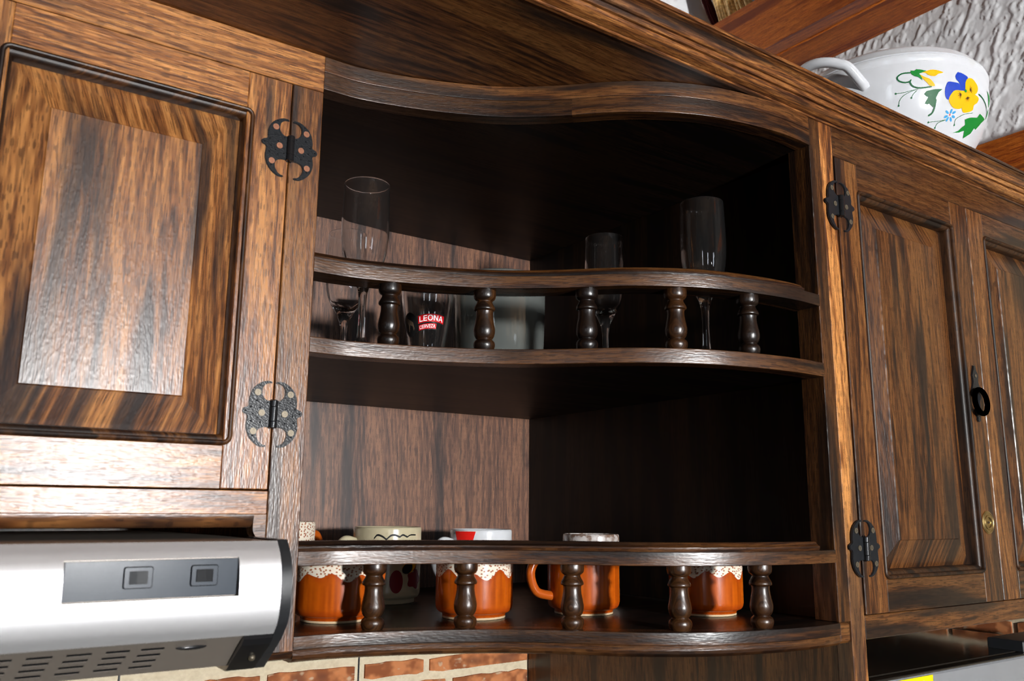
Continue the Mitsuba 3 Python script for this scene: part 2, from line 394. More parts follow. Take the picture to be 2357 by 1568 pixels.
# ------------------------------------------------------------------ setting: walls, ceiling, beams
BY = YB + 0.0035
lab(add('wall_back', box(-0.9, XP + 0.03, BY, BY + 0.08, -0.75, 0.47), 'mortar', False), 'pale mortar wall of rustic brick slips below the cupboards', kind='structure')
scene_k = 0
def brick(parent, axis, a0, a1, z0, z1, plane):
    """one rough brick slip standing 4 mm proud of the mortar"""
    n = 9
    t = np.linspace(0, 1, n)
    j = lambda s: (rng.random(n) - 0.5) * s
    top = np.stack([a0 + (a1 - a0) * t, z1 + j(0.0028)], 1)
    bot = np.stack([a1 - (a1 - a0) * t, z0 + j(0.0024)], 1)
    top[[0, -1], 1] -= 0.0014; bot[[0, -1], 1] += 0.0014
    pg = Polygon(np.vstack([top, bot]))
    m = trimesh.creation.extrude_polygon(pg, 0.004, engine='earcut')
    v = m.vertices
    if axis == 'y':
        m = trimesh.Trimesh(np.stack([v[:, 0], plane + 0.0005 - v[:, 2], v[:, 1]], 1), m.faces, process=False)
    else:
        m = trimesh.Trimesh(np.stack([plane + 0.0005 - v[:, 2], v[:, 0], v[:, 1]], 1), m.faces, process=False)
    m = fix(m)
    add(parent + '__brick', m, 'brick', False, uv=np.full((len(m.vertices), 2), float(rng.random() * 9)))
ROWS = [(-0.1925, [(-0.16, -0.06), (-0.05, 0.065), (0.076, 0.205), (0.217, 0.338), (0.35, 0.47), (0.482, 0.56), (0.574, 0.69), (0.70, 0.83)]),
        (-0.2325, [(-0.14, -0.02), (-0.01, 0.10), (0.11, 0.232), (0.25, 0.335), (0.345, 0.4205), (0.4315, 0.559), (0.5755, 0.672), (0.6835, 0.8655)]),
        (-0.2650, [(-0.10, 0.02), (0.03, 0.17), (0.18, 0.29), (0.30, 0.42), (0.43, 0.56), (0.575, 0.711), (0.7255, 0.8655)]),
        (-0.2970, [(-0.05, 0.10), (0.11, 0.26), (0.27, 0.40), (0.41, 0.53), (0.54, 0.66), (0.67, 0.80)])]
for zc, row in ROWS:
    for a, b in row:
        brick('wall_back', 'y', a, b, zc - 0.0103, zc + 0.0103, BY)
# thin joints between the big tiles that carry the bricks
for xx in (0.243, 0.5665):
    add('wall_back__joint', box(xx - 0.0012, xx + 0.0012, BY - 0.0012, BY + 0.001, -0.32, -0.19), 'void_dark', False)

lab(add('wall_rear', box(0.3, 2.4, YB + 0.09, YB + 0.15, 0.40, 1.8), 'white_paint', False), 'smooth white painted wall above the cupboards behind the beam', kind='structure')

# textured stucco on the right wall: strokes of real relief
ny, nz = 420, 280
gy, gz = np.meshgrid(np.linspace(0.30, YB + 0.09, ny), np.linspace(0.49, 1.12, nz), indexing='ij')
sy, sz = gy + 0.45 * gz, gz - 0.2 * gy
rel = meshkit.fbm(np.stack([sy * 105, sz * 50, 0 * gy], -1), 3, 3)
rel2 = meshkit.fbm(np.stack([sy * 130, sz * 55, 0 * gy + 5], -1), 2, 9)
hgt = 0.0023 * np.clip((rel - 0.50) * 5.0, 0, 1) + 0.0008 * np.clip((rel2 - 0.5) * 4, 0, 1)
v = np.stack([XW - hgt, gy, gz], -1).reshape(-1, 3)
f = grid_faces(ny, nz)
lab(add('wall_right', trimesh.Trimesh(v, f, process=False), 'plaster', True), 'right wall in rough white stucco above the tall cupboard', kind='structure')
lab(add('wall_right_lower', box(XW, XW + 0.06, 0.30, YB + 0.09, -0.75, 0.5), 'mortar', False), 'right wall of brick slips beside the fridge', kind='structure')
for zc, ofs in ((-0.155, 0.03), (-0.188, -0.04), (-0.221, 0.02)):
    a = 0.56 + ofs
    while a < 1.15:
        w = 0.10 + 0.03 * rng.random()
        brick('wall_right_lower', 'x', a, min(a + w, 1.18), zc - 0.0115, zc + 0.0115, XW)
        a += w + 0.011
lab(add('ceiling', box(-2.0, 2.4, -3.3, YB + 0.09, 1.45, 1.5), 'ceiling_board', False), 'boarded ceiling above the beams', kind='structure')

for nm, b, l in (('wall_front', (-2.0, 2.4, -3.3, -3.2, -1.6, 1.5), 'plain wall behind the camera'), ('wall_left', (-2.0, -1.9, -3.2, 1.3, -1.6, 1.5), 'plain wall on the left'),
                 ('wall_right_front', (XW + 0.02, XW + 0.1, -3.2, 0.30, -1.6, 1.5), 'plain right wall towards the room'), ('floor', (-2.0, 2.4, -3.3, 1.3, -1.65, -1.55), 'dark tiled floor')):
    lab(add(nm, box(*b), 'room_wall', False), l, kind='structure')
# two glowing panes added behind the camera for streaks in the glassware
for i, x0 in enumerate((-1.25, 0.95)):
    pane = box(x0, x0 + 0.45, -3.198, -3.190, -0.2, 0.8, 0.0005)
    scene[f'added_pane_{i + 1}'] = {**mikit.ply(pane, 'white_paint', False), 'emitter': {'type': 'area', 'radiance': {'type': 'rgb', 'value': [PANE_GLOW * 0.90, PANE_GLOW, PANE_GLOW * 1.12]}}}
    lab(f'added_pane_{i + 1}', 'tall glowing pane added behind the camera for reflections in the glasses', kind='structure')

scene['added_pane_3'] = {**mikit.ply(box(-1.898, -1.890, -1.60, -1.30, -0.2, 0.8, 0.0005), 'white_paint', False), 'emitter': {'type': 'area', 'radiance': {'type': 'rgb', 'value': [PANE_GLOW * 0.90, PANE_GLOW, PANE_GLOW * 1.12]}}}  # extra glowing pane, added to put side streaks in the glasses
lab('added_pane_3', 'tall glowing pane added on the left wall for side streaks in the glasses', kind='structure')

def beam(name, sec, y0, y1, bs, label, tones):
    key = key_for(name)
    m = extrude_yz(Polygon([(0, 0), (1, 0), (1, 1)]), 0, 1)
    pg = Polygon(sec)
    m = trimesh.creation.extrude_polygon(pg, y1 - y0, engine='earcut')
    vv = m.vertices
    m = fix(trimesh.Trimesh(np.stack([vv[:, 0], y0 + vv[:, 2], vv[:, 1]], 1), m.faces, process=False))
    add(name, m, bs, False, '~y', tones)
    lab(key, label, 'beam')
    return key
beam('ceiling_beam', [(1.2750, 0.8890), (1.3480, 0.9127), (1.4490, 0.9127), (1.4490, 1.03), (1.2750, 1.003)], -0.6, YB + 0.092, 'beam_wood',
     'thick varnished orange-brown beam crossing above the cornice', 6)
add('ceiling_beam__moulding', extrude_yz(Polygon([(0, 0), (1, 0), (0, 1)]), 0, 1) if False else fix(trimesh.Trimesh(
    np.array([(x, y, z) for y in (-0.6, YB + 0.09) for x, z in ((1.3455, 0.9105), (1.3485, 0.9100), (1.3515, 0.9112), (1.3515, 0.9132), (1.3455, 0.9128))]),
    np.array([[i, (i + 1) % 5, 5 + (i + 1) % 5] for i in range(5)] + [[i, 5 + (i + 1) % 5, 5 + i] for i in range(5)] + [[0, 1, 2], [0, 2, 3], [0, 3, 4], [5, 7, 6], [5, 8, 7], [5, 9, 8]]), process=False)),
    'beam_wood', False, '~y', 9)
beam('ceiling_beam', [(1.490, 0.52), (1.552, 0.52), (1.552, 0.6435), (1.492, 0.6435)], -0.6, YB + 0.092, 'beam_wood',
     'orange wall beam below the stucco, right of the enamel pot', 6)

# ------------------------------------------------------------------ doors, shared builders
def moulding_profile():
    # (inset from the outer edge, depth behind the door face)
    pts = [(0.0, 0.0002), (0.0005, -0.0010), (0.0013, -0.0019), (0.0024, -0.0023), (0.0036, -0.0020), (0.0045, -0.0010), (0.0050, 0.0006), (0.0052, 0.0022)]
    for a in np.linspace(90, 0, 6):
        pts.append((0.0052 + 0.0050 * math.cos(math.radians(a)), 0.0072 - 0.0050 * math.sin(math.radians(a))))
    pts += [(0.0106, 0.0098), (0.0106, 0.0175)]
    return pts

def panel_door(key, x0, x1, z0, z1, yf, sw, mx0, mx1, mz0, mz1, bev, tones, panel_tone, mould_tone):
    """door with stiles, rails, a recessed moulding and a raised panel; the opening inside the moulding is mx0..mx1, mz0..mz1"""
    # raised panel
    yp = yf + 0.0160
    il, ir, ib, it = bev
    loops = []
    def rl(d, y):
        return (np.array([(mx1 - d, mz1 - d), (mx0 + d, mz1 - d), (mx0 + d, mz0 + d), (mx1 - d, mz0 + d)]), y)
    outer = rl(0.004, yp + 0.008)
    edge = rl(0.004, yp)
    fld0 = (np.array([(mx1 - ir, mz1 - it), (mx0 + il, mz1 - it), (mx0 + il, mz0 + ib), (mx1 - ir, mz0 + ib)]), yf + 0.0042)
    fld1 = (fld0[0] * 1.0, yf + 0.0034)
    c = fld0[0].mean(0)
    fld1 = (fld0[0] + np.sign(c - fld0[0]) * 0.0012, yf + 0.0030)
    vv, ff = ring_mesh([outer, edge, fld0, fld1])
    n = len(vv)
    ff = np.vstack([ff, [[n - 4, n - 3, n - 2], [n - 4, n - 2, n - 1], [0, 2, 1], [0, 3, 2]]])
    add(key, fix(trimesh.Trimesh(vv, ff, process=False)), 'wood', False, 'z', panel_tone)
    y1 = yf + 0.0235
    add(key + '__stile', box(x0, x0 + sw, yf, y1, z0, z1, 0.0009), 'wood', False, 'z', tones[0])
    add(key + '__stile', box(x1 - sw, x1, yf, y1, z0, z1, 0.0009), 'wood', False, 'z', tones[1])
    add(key + '__rail', box(x0 + sw, x1 - sw, yf + 0.0001, y1, mz1, z1, 0.0005), 'wood', False, 'x', tones[2])
    add(key + '__rail', box(x0 + sw, x1 - sw, yf + 0.0001, y1, z0, mz0, 0.0005), 'wood', False, 'x', tones[3])
    # moulding
    prof = moulding_profile()
    loops = [(rect_loop(mx0, mx1, mz0, mz1, d, 0.009), yf + h) for d, h in prof]
    loops.append((rect_loop(mx0, mx1, mz0, mz1, 0.0, 0.009), yf + 0.0175))
    k = len(loops[0][0])
    vv = np.concatenate([np.stack([p[:, 0], np.full(k, y), p[:, 1]], 1) for p, y in loops])
    ff = grid_faces(len(loops), k, True)
    last = (len(loops) - 1) * k
    j = np.arange(k)
    ff = np.vstack([ff, np.stack([last + j, j, (j + 1) % k], 1), np.stack([last + j, (j + 1) % k, last + (j + 1) % k], 1)])
    add(key + '__moulding', fix(trimesh.Trimesh(vv, ff, process=False)), 'wood_soft', 30, 'z', mould_tone)
    # corner fillets of the frame behind the rounded moulding corners
    r = 0.009
    ms = []
    for cx, cz, sx, sz in ((mx0, mz0, 1, 1), (mx1, mz0, -1, 1), (mx0, mz1, 1, -1), (mx1, mz1, -1, -1)):
        a = np.radians(np.linspace(0, 90, 7))
        arc = [(cx + sx * (r - r * math.cos(t)), cz + sz * (r - r * math.sin(t))) for t in a]
        add(key + '__corner_block', extrude_xz(Polygon([(cx, cz)] + arc).buffer(0.00005), yf + 0.0002, yf + 0.0175), 'wood', False, 'z', tones[1])

HL = np.array([(675, 170), (640, 150), (560, 150), (480, 175), (400, 225), (330, 290), (280, 380), (255, 460), (245, 560), (250, 630), (215, 660), (165, 680),
               (135, 720), (140, 765), (170, 790), (205, 800), (230, 840), (225, 900), (215, 1000), (230, 1100), (265, 1190), (320, 1270), (400, 1340), (480, 1385),
               (560, 1395), (600, 1385), (600, 1360), (540, 1345), (480, 1300), (440, 1230), (425, 1150), (440, 1090), (490, 1045), (560, 1025), (640, 1025),
               (690, 1025), (690, 520), (640, 520), (580, 510), (520, 460), (490, 390), (490, 320), (510, 260), (560, 210), (620, 190), (665, 185)], float)
HS = 5.06e-5
def hinge(key, xc, zc, yf, screw_mat, hammered):
    """butterfly strap hinge: two leaves with horns, six screws and a barrel"""
    P = np.stack([(HL[:, 0] - 712) * HS, (775 - HL[:, 1]) * HS], 1)
    P = smooth_profile(np.vstack([P, P[:1]]), 4 * len(P))[:-1]
    t = 0.0018
    leaves = []
    for s in (-1, 1):
        q = P * [-s, 1] + [xc, zc]
        pg = Polygon(q).buffer(0)
        base = extrude_xz(pg, yf - t * 0.55, yf + 0.0005)
        topm = extrude_xz(pg.buffer(-0.0006), yf - t, yf - t * 0.5)
        leaves += [base, topm]
    if hammered:
        for s in (-1, 1):
            for (a, b, r) in ((390, 535, 9), (290, 655, 10), (465, 660, 8), (330, 790, 9), (300, 925, 10), (475, 940, 9), (590, 560, 7), (590, 900, 7), (420, 860, 7), (345, 1190, 8), (430, 240, 7), (190, 735, 9)):
                m = trimesh.creation.icosphere(subdivisions=2, radius=1.0)
                m.vertices = m.vertices * [r * 2.0 * HS, 0.0011, r * 2.0 * HS] + [xc - s * (a - 712) * HS * 1.0, yf - t, zc + (775 - b) * HS]
                leaves.append(m)
    add(key, cat(*leaves), 'black_iron', 25)
    for s in (-1, 1):
        for a, b in ((395, 380), (490, 760), (350, 1110)):
            m = trimesh.creation.cylinder(radius=0.00315, height=0.0010, sections=20)
            m = as_tm(as_man(m) - as_man(trimesh.creation.box([0.0038, 0.0008, 0.003]).apply_translation([0, 0, 0.0016])) - as_man(trimesh.creation.box([0.0008, 0.0038, 0.003]).apply_translation([0, 0, 0.0016])))
            m.apply_transform(trimesh.transformations.rotation_matrix(rng.random() * 3, [0, 0, 1]))
            m.apply_transform(trimesh.transformations.rotation_matrix(math.pi / 2, [1, 0, 0]))
            m.apply_translation([xc - s * (a - 712) * HS, yf - t - 0.0004, zc + (775 - b) * HS])
            add(key + '__screw', m, screw_mat, False)
    pr = [(0, -0.0135), (0.0030, -0.0135), (0.0038, -0.0128), (0.0038, -0.0075), (0.0033, -0.0071), (0.0038, -0.0067), (0.0038, 0.0067), (0.0033, 0.0071), (0.0038, 0.0075),
          (0.0038, 0.0128), (0.0030, 0.0135), (0, 0.0135)]
    m = lathe_solid(pr, 24)
    m.apply_translation([xc, yf - 0.0030, zc])
    add(key + '__barrel', fix(m), 'black_gloss', 30)

# ------------------------------------------------------------------ left wall cupboard
C = 'wall_cabinet'
lab(C, 'dark oak wall cupboard with one raised-panel door above the cooker hood', 'cabinet')
add(C + '__top_rail', box(-0.42, XS1, YL, YL + 0.022, 0.4308, ZSOF, 0.0006), 'wood', False, 'x', 8)
add(C + '__stile', box(XS0, XS1, YL, YL + 0.022, -0.1310, 0.4303, 0.0008), 'wood', False, 'z', 5)
lower = box(-0.42, XS0 - 0.0004, YL + 0.0002, YL + 0.022, -0.0060, 0.0155, 0.0006)
add(C + '__bottom_rail', lower, 'wood', False, 'x', 8)
rr = [(YL + 0.0002, -0.0062)] + [(YL + 0.010 - 0.0100 * math.cos(a), -0.0062 - 0.0120 * math.sin(a)) for a in np.radians(np.linspace(10, 90, 8))] + [(YL + 0.022, -0.0182), (YL + 0.022, -0.0062)]
add(C + '__rail_edge', extrude_yz(Polygon(rr), -0.42, XS0 - 0.012), 'wood', 30, 'x', 6)
cov = [(XS0 - 0.012, -0.0062), (XS0 - 0.0004, -0.0062), (XS0 - 0.0004, -0.030)] + [(XS0 - 0.0004 - 0.012 * math.sin(a), -0.0300 + 0.012 * (1 - math.cos(a)) * 1.0) for a in np.radians(np.linspace(10, 90, 8))]
add(C + '__rail_corner', extrude_xz(Polygon(cov).buffer(0), YL + 0.0006, YL + 0.020), 'wood', 30, 'x', 6)
add(C + '__side_panel', box(XS1 - 0.014, XS1, YL + 0.022, YB - 0.006, -0.1175, ZCEIL, 0.0005), 'wood_flat', False, 'z', 3)
add(C + '__bottom_panel', box(-0.42, XS0 - 0.0, YL + 0.022, YB - 0.006, 0.000, 0.012, 0.0005), 'wood_flat', False, 'x', 3)
add(C + '__back_panel', box(-0.42, XS1 - 0.014, YB - 0.006, YB, -0.10, ZSOF - 0.001, 0.0005), 'wood_flat', False, 'z', 3)
trim_l = [(YL - 0.0005, -0.1310), (YL + 0.022, -0.1310), (YL + 0.022, -0.1385), (YL + 0.006, -0.1385), (YL + 0.002, -0.1370), (YL + 0.0005, -0.1345)]
add(C + '__base_trim', extrude_yz(Polygon(trim_l), XS0 - 0.02, XS1 - 0.0006), 'wood', 30, 'x', 2)
add(C + '__stile', box(XS0 - 0.02, XS0 - 0.0004, YL + 0.001, YL + 0.022, -0.1310, -0.031, 0.0006), 'wood', False, 'z', 5)
panel_door(C + '__door', -0.0165, XS0 - 0.0012, 0.0167, 0.4296, YL - 0.0006, 0.0445, 0.0205, 0.2415, 0.0560, 0.3915, (0.043, 0.0465, 0.0420, 0.0480), (7, 8, 9, 8), 7, 2)
hinge(C + '__hinge', XS0 - 0.0004, 0.3575, YL - 0.0006, 'screw_copper', True)
hinge(C + '__hinge_001', XS0 - 0.0010, 0.0875, YL - 0.0006, 'screw_steel', True)

# ------------------------------------------------------------------ tall cupboard on the right
R = 'tall_cabinet'
lab(R, 'tall dark oak cupboard with two narrow raised-panel doors above the fridge', 'cabinet')
add(R + '__stile', box(XP, XD - 0.0006, YR, YR + 0.020, -0.75, ZSOF, 0.0007), 'wood', False, 'z', 9)
add(R + '__side_panel', box(XP + 0.0012, XD - 0.006, YR + 0.0204, YB, -0.75, ZSOF - 0.001, 0.0004), 'wood_flat', False, 'z', 3)
add(R + '__top_rail', box(XD, 1.5385, YR, YR + 0.020, 0.4332, ZSOF, 0.0006), 'wood', False, 'x', 2)
add(R + '__bottom_rail', box(XD, 1.5385, YR, YR + 0.020, -0.1382, -0.1128, 0.0006), 'wood', False, 'x', 3)
add(R + '__stile', box(1.5200, 1.5385, YR, YR + 0.020, -0.1128, 0.4332, 0.0006), 'wood', False, 'z', 5)
add(R + '__bottom_panel', box(XD - 0.006, 1.5385, YR + 0.020, YB, -0.124, -0.1128, 0.0005), 'wood_flat', False, 'x', 3)
add(R + '__back_panel', box(XD - 0.006, 1.5385, YB, YB + 0.006, -0.1128, ZSOF - 0.001, 0.0005), 'wood_flat', False, 'z', 3)
panel_door(R + '__door', XD + 0.0010, 1.2002, -0.1118, 0.4320, YR - 0.0018, 0.044, 0.9330, 1.1610, -0.0755, 0.3985, (0.041, 0.052, 0.043, 0.042), (4, 3, 2, 2), 3, 1)
panel_door(R + '__door_001', 1.2022, 1.5190, -0.1118, 0.4320, YR - 0.0018, 0.044, 1.2425, 1.4750, -0.0755, 0.3985, (0.041, 0.052, 0.043, 0.042), (4, 3, 2, 2), 3, 1)
hinge(R + '__hinge', 0.8952, 0.3675, YR - 0.0018, 'screw_steel', False)
hinge(R + '__hinge_001', 0.8967, -0.0400, YR - 0.0018, 'screw_steel', False)

# ring pull: leaf-shaped back plate, staple and ring
px, pz, py = 1.1790, 0.160, YR - 0.0018
pl = [(0.0022, 0.039), (0.0030, 0.034), (0.0052, 0.029), (0.0068, 0.0245), (0.0056, 0.0195), (0.0056, 0.016), (0.0080, 0.0095), (0.0098, 0.004), (0.0092, -0.003),
      (0.0060, -0.010), (0.0052, -0.018), (0.0062, -0.024), (0.0044, -0.030), (0.0026, -0.033), (0.0032, -0.0365), (0.0016, -0.0385)]
poly = Polygon([(px + 1.25 * a, pz + b) for a, b in pl] + [(px - 1.25 * a, pz + b) for a, b in reversed(pl)])
pull_m = cat(extrude_xz(poly, py - 0.0012, py + 0.0004), extrude_xz(poly.buffer(-0.0008), py - 0.0022, py - 0.001))
add(R + '__ring_pull', pull_m, 'black_iron', 25)
st = trimesh.creation.capsule(height=0.006, radius=0.0026, count=[12, 12])
st.apply_transform(trimesh.transformations.rotation_matrix(math.pi / 2, [1, 0, 0]))
st.apply_translation([px - 0.0015, py - 0.002, pz + 0.0045])
add(R + '__ring_pull__staple', st, 'black_gloss', True)
a = np.linspace(0, 2 * math.pi, 41)
ring = tube(np.stack([px - 0.002 + 0.0160 * np.sin(a), np.full(41, py - 0.0065) - 0.001 * (1 - np.cos(a)), pz - 0.0115 + 0.0165 * np.cos(a)], 1), 0.0034, 12, cap=False)
add(R + '__ring_pull__ring', ring, 'black_iron', True)
for dz in (0.0245, -0.027):
    m = trimesh.creation.cylinder(radius=0.0024, height=0.0012, sections=16)
    m.apply_transform(trimesh.transformations.rotation_matrix(math.pi / 2, [1, 0, 0]))
    m.apply_translation([px, py - 0.0024, pz + dz])
    add(R + '__ring_pull__screw', m, 'screw_steel', False)
# brass lock
lk = lathe_solid([(0, 0), (0.0150, 0), (0.0150, 0.0012), (0.0128, 0.0022), (0.0118, 0.0016), (0.0100, 0.0016), (0.0092, 0.0026), (0.0070, 0.0026), (0.0062, 0.0012), (0.0016, 0.0012), (0.0016, 0.0004), (0, 0.0004)], 40)
lk.apply_transform(trimesh.transformations.rotation_matrix(math.pi / 2, [1, 0, 0]))
lk.apply_translation([1.1775, py + 0.0002, -0.0115])
k = add(R + '__lock', fix(lk), 'brass', 25)
lab(k, 'round brass keyhole lock')
pin = trimesh.creation.cylinder(radius=0.0013, height=0.003, sections=12)
pin.apply_transform(trimesh.transformations.rotation_matrix(math.pi / 2, [1, 0, 0])).apply_translation([1.1775, py - 0.0012, -0.0115])
add(R + '__lock__pin', pin, 'screw_steel', True)

# ------------------------------------------------------------------ open shelves with the S-shaped front
S = 'open_shelf_unit'
lab(S, 'open oak shelf unit with a serpentine front and turned gallery rails between the two cupboards', 'shelf unit')
def front_board(z0, z1, depth, r=0.0012):
    return [(0, z0 + r), (r * 0.3, z0 + r * 0.3), (r, z0), (depth, z0), (depth, z1), (r, z1), (r * 0.3, z1 - r * 0.3), (0, z1 - r)]
def board(z0, z1, front_off=0.0, x_end=XP):
    c = CURVE + CNORM * front_off
    pg = Polygon(np.vstack([c, [(XP - 0.0004, c[-1, 1]), (XP - 0.0004, YB - 0.006), (XS1, YB - 0.006)]]))
    m = trimesh.creation.extrude_polygon(pg, z1 - z0, engine='earcut')
    m.apply_translation([0, 0, z0])
    return fix(m)
add(S + '__fascia', sweep(front_board(0.4548, ZSOF - 0.0002, 0.020, 0.0006)), 'wood', 30, 's', 3)
i1 = int(np.argmin(abs(CURVE[:, 0] - 0.563)))
add(S + '__fascia', sweep(front_board(0.4350, 0.4546, 0.020, 0.0007), 0, i1 + 1), 'wood', 30, 's', 1)
add(S + '__fascia', sweep(front_board(0.4350, 0.4546, 0.020, 0.0007), i1, None), 'wood', 30, 's', 2)
add(S + '__ceiling_panel', board(ZCEIL, 0.4515, 0.0202), 'wood_inner', False, 'x', 0)  # near-black tone carries the shade under the top board
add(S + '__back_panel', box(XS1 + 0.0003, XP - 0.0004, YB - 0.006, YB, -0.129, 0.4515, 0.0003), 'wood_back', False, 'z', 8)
add(S + '__side_panel', box(XP - 0.0032, XP - 0.0004, YR + 0.0312, YB - 0.0064, -0.1174, ZCEIL - 0.0001, 0.0003), 'wood_inner', False, 'z', 0)  # darkest tone puts the interior shade into the colour
add(S + '__jamb', box(XJ0, XP - 0.0003, YR, YR + 0.031, -0.1172, ZSOF - 0.0003, 0.0007), 'wood', False, 'z', 2)
# shelves
add(S + '__shelf', sweep(front_board(0.1520, 0.1683, 0.022)), 'wood', 30, 's', 2)
add(S + '__shelf', board(0.1525, 0.1683, 0.0222), 'wood_inner', False, 'x', 0)  # shade beneath the shelf is painted by the near-black tone
add(S + '__shelf', sweep(front_board(-0.1302, -0.1175, 0.022)), 'wood', 30, 's', 2)
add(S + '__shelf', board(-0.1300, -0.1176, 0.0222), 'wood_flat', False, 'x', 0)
bt = [(0.0022, -0.1304), (0.024, -0.1304), (0.024, -0.1420), (0.0090, -0.1420), (0.0045, -0.1408), (0.0015, -0.1380), (0.0006, -0.1350), (0.0014, -0.1322)]
add(S + '__base_trim', sweep(bt), 'wood', 30, 's', 2)
add(S + '__base_trim', box(XJ0, XP - 0.0004, YR + 0.0006, YR + 0.03, -0.1395, -0.1176, 0.0028), 'wood', 30, 'x', 3)
# gallery rails with a small moulding on top, and balusters
BAL = [(0.0, 0.0), (0.0098, 0.0), (0.0112, 0.05), (0.0118, 0.10), (0.0110, 0.15), (0.0090, 0.18), (0.0084, 0.195), (0.0096, 0.215), (0.0110, 0.26), (0.0117, 0.32), (0.0116, 0.37),
       (0.0106, 0.45), (0.0096, 0.53), (0.0091, 0.60), (0.0092, 0.645), (0.0096, 0.665), (0.0112, 0.675), (0.0117, 0.695), (0.0113, 0.725), (0.0098, 0.765), (0.0087, 0.80), (0.0084, 0.825),
       (0.0098, 0.845), (0.0116, 0.875), (0.0123, 0.93), (0.0121, 1.0), (0.0, 1.0)]
def gallery(name, zb, z0, z1, zm, xs):
    add(S + '__' + name, sweep(front_board(z0, z1, 0.0360, 0.0008)), 'wood', 30, 's', 2)
    h = zm - z1
    mo = [(0.004, z1 - 0.0003), (0.0036, z1 + 0.12 * h), (0.0030, z1 + 0.30 * h), (0.0034, z1 + 0.5 * h), (0.0055, z1 + 0.62 * h), (0.0065, z1 + 0.72 * h), (0.0075, z1 + 0.9 * h), (0.0085, zm), (0.026, zm), (0.030, z1 - 0.0003)]
    add(S + '__' + name + '__moulding', sweep(mo, 0, -5), 'wood', 30, 's', 2)
    for x in xs:
        q = curve_at(x, 0.0160)
        pr = [(r, zb + t * (z0 - zb)) for r, t in BAL]
        pr = [(0, zb)] + [(a, b) for a, b in smooth_profile(pr[1:-1], 90)] + [(0, z0)]
        m = lathe_solid(pr, 36)
        m.apply_translation([q[0], q[1], 0])
        add(S + '__baluster', fix(m), 'wood', 40, 'z', 1)
gallery('gallery_rail', 0.1683, 0.2352, 0.2488, 0.2578, (0.396, 0.489, 0.571, 0.652, 0.7415))
gallery('gallery_rail_001', -0.1176, -0.0542, -0.0405, -0.0315, (0.390, 0.473, 0.560, 0.648, 0.739))

# ------------------------------------------------------------------ cornice
K = 'cornice'
lab(K, 'long moulded oak cornice with a dark soffit board running over all cupboards', 'cornice')
add(K, box(-0.5, 1.5395, 0.5905, YB + 0.0, ZSOF + 0.0004, 0.4960, 0.0005), 'wood_inner', False, 'x', 4)
ov = [(0.5868 - 0.0128 * math.sin(a), 0.4742 + 0.0070 * (1 - math.cos(a))) for a in np.radians(np.linspace(0, 90, 9))]
cove = [(0.5668 - 0.0108 * (1 - math.cos(a)), 0.4925 + 0.0062 * math.sin(a)) for a in np.radians(np.linspace(0, 88, 9))]
cp = [(0.5925, 0.4716), (0.5876, 0.4716), (0.5868, 0.4722), (0.5866, 0.4734), (0.5890, 0.4738)] + ov + [(0.5742, 0.4820), (0.5772, 0.4822), (0.5772, 0.4832), (0.5724, 0.4834), (0.5700, 0.4874), (0.5738, 0.4878), (0.5738, 0.4892), (0.5696, 0.4894), (0.5678, 0.4906), (0.5672, 0.4918)] + cove + \
     [(0.5556, 0.4994), (0.5596, 0.4996), (0.5596, 0.5008), (0.5552, 0.5012), (0.5540, 0.5030), (0.5546, ZTOP), (0.5925, ZTOP)]
add(K + '__moulding', extrude_yz(Polygon(cp).buffer(0), -0.5, 1.5395), 'wood', 24, '~x', 7)
add(K + '__top_board', box(-0.5, 1.5395, 0.5908, YB, 0.4962, ZTOP, 0.0005), 'wood_flat', False, 'x', 4)

# ------------------------------------------------------------------ cooker hood
H = 'cooker_hood'
lab(H, 'brushed steel slide-out cooker hood with a dark switch panel under the left cupboard', 'cooker hood')
HF = smooth_profile([(0.7205, -0.0280), (0.7125, -0.0370), (0.7072, -0.0480), (0.7050, -0.0640), (0.7055, -0.0790), (0.7092, -0.0915), (0.7165, -0.1005)], 42)
xr = 0.2610
def skin(x0, x1, off0=0.0, off1=0.003):
    t = np.gradient(HF, axis=0); t /= np.linalg.norm(t, axis=1, keepdims=True)
    nn = np.stack([t[:, 1], -t[:, 0]], 1)                    # outwards (towards the front)
    nn = nn * np.sign(-nn[:, :1] + 1e-9)
    pg = Polygon(np.vstack([HF + nn * off1, (HF + nn * off0)[::-1]]))
    return extrude_yz(pg.buffer(0), x0, x1)
body_pg = Polygon(np.vstack([HF, [(0.7560, -0.1300), (0.80, -0.1330), (1.10, -0.1330), (1.10, -0.0275), (0.7300, -0.0275)]]))
body = as_man(extrude_yz(body_pg.buffer(0), -0.42, xr))
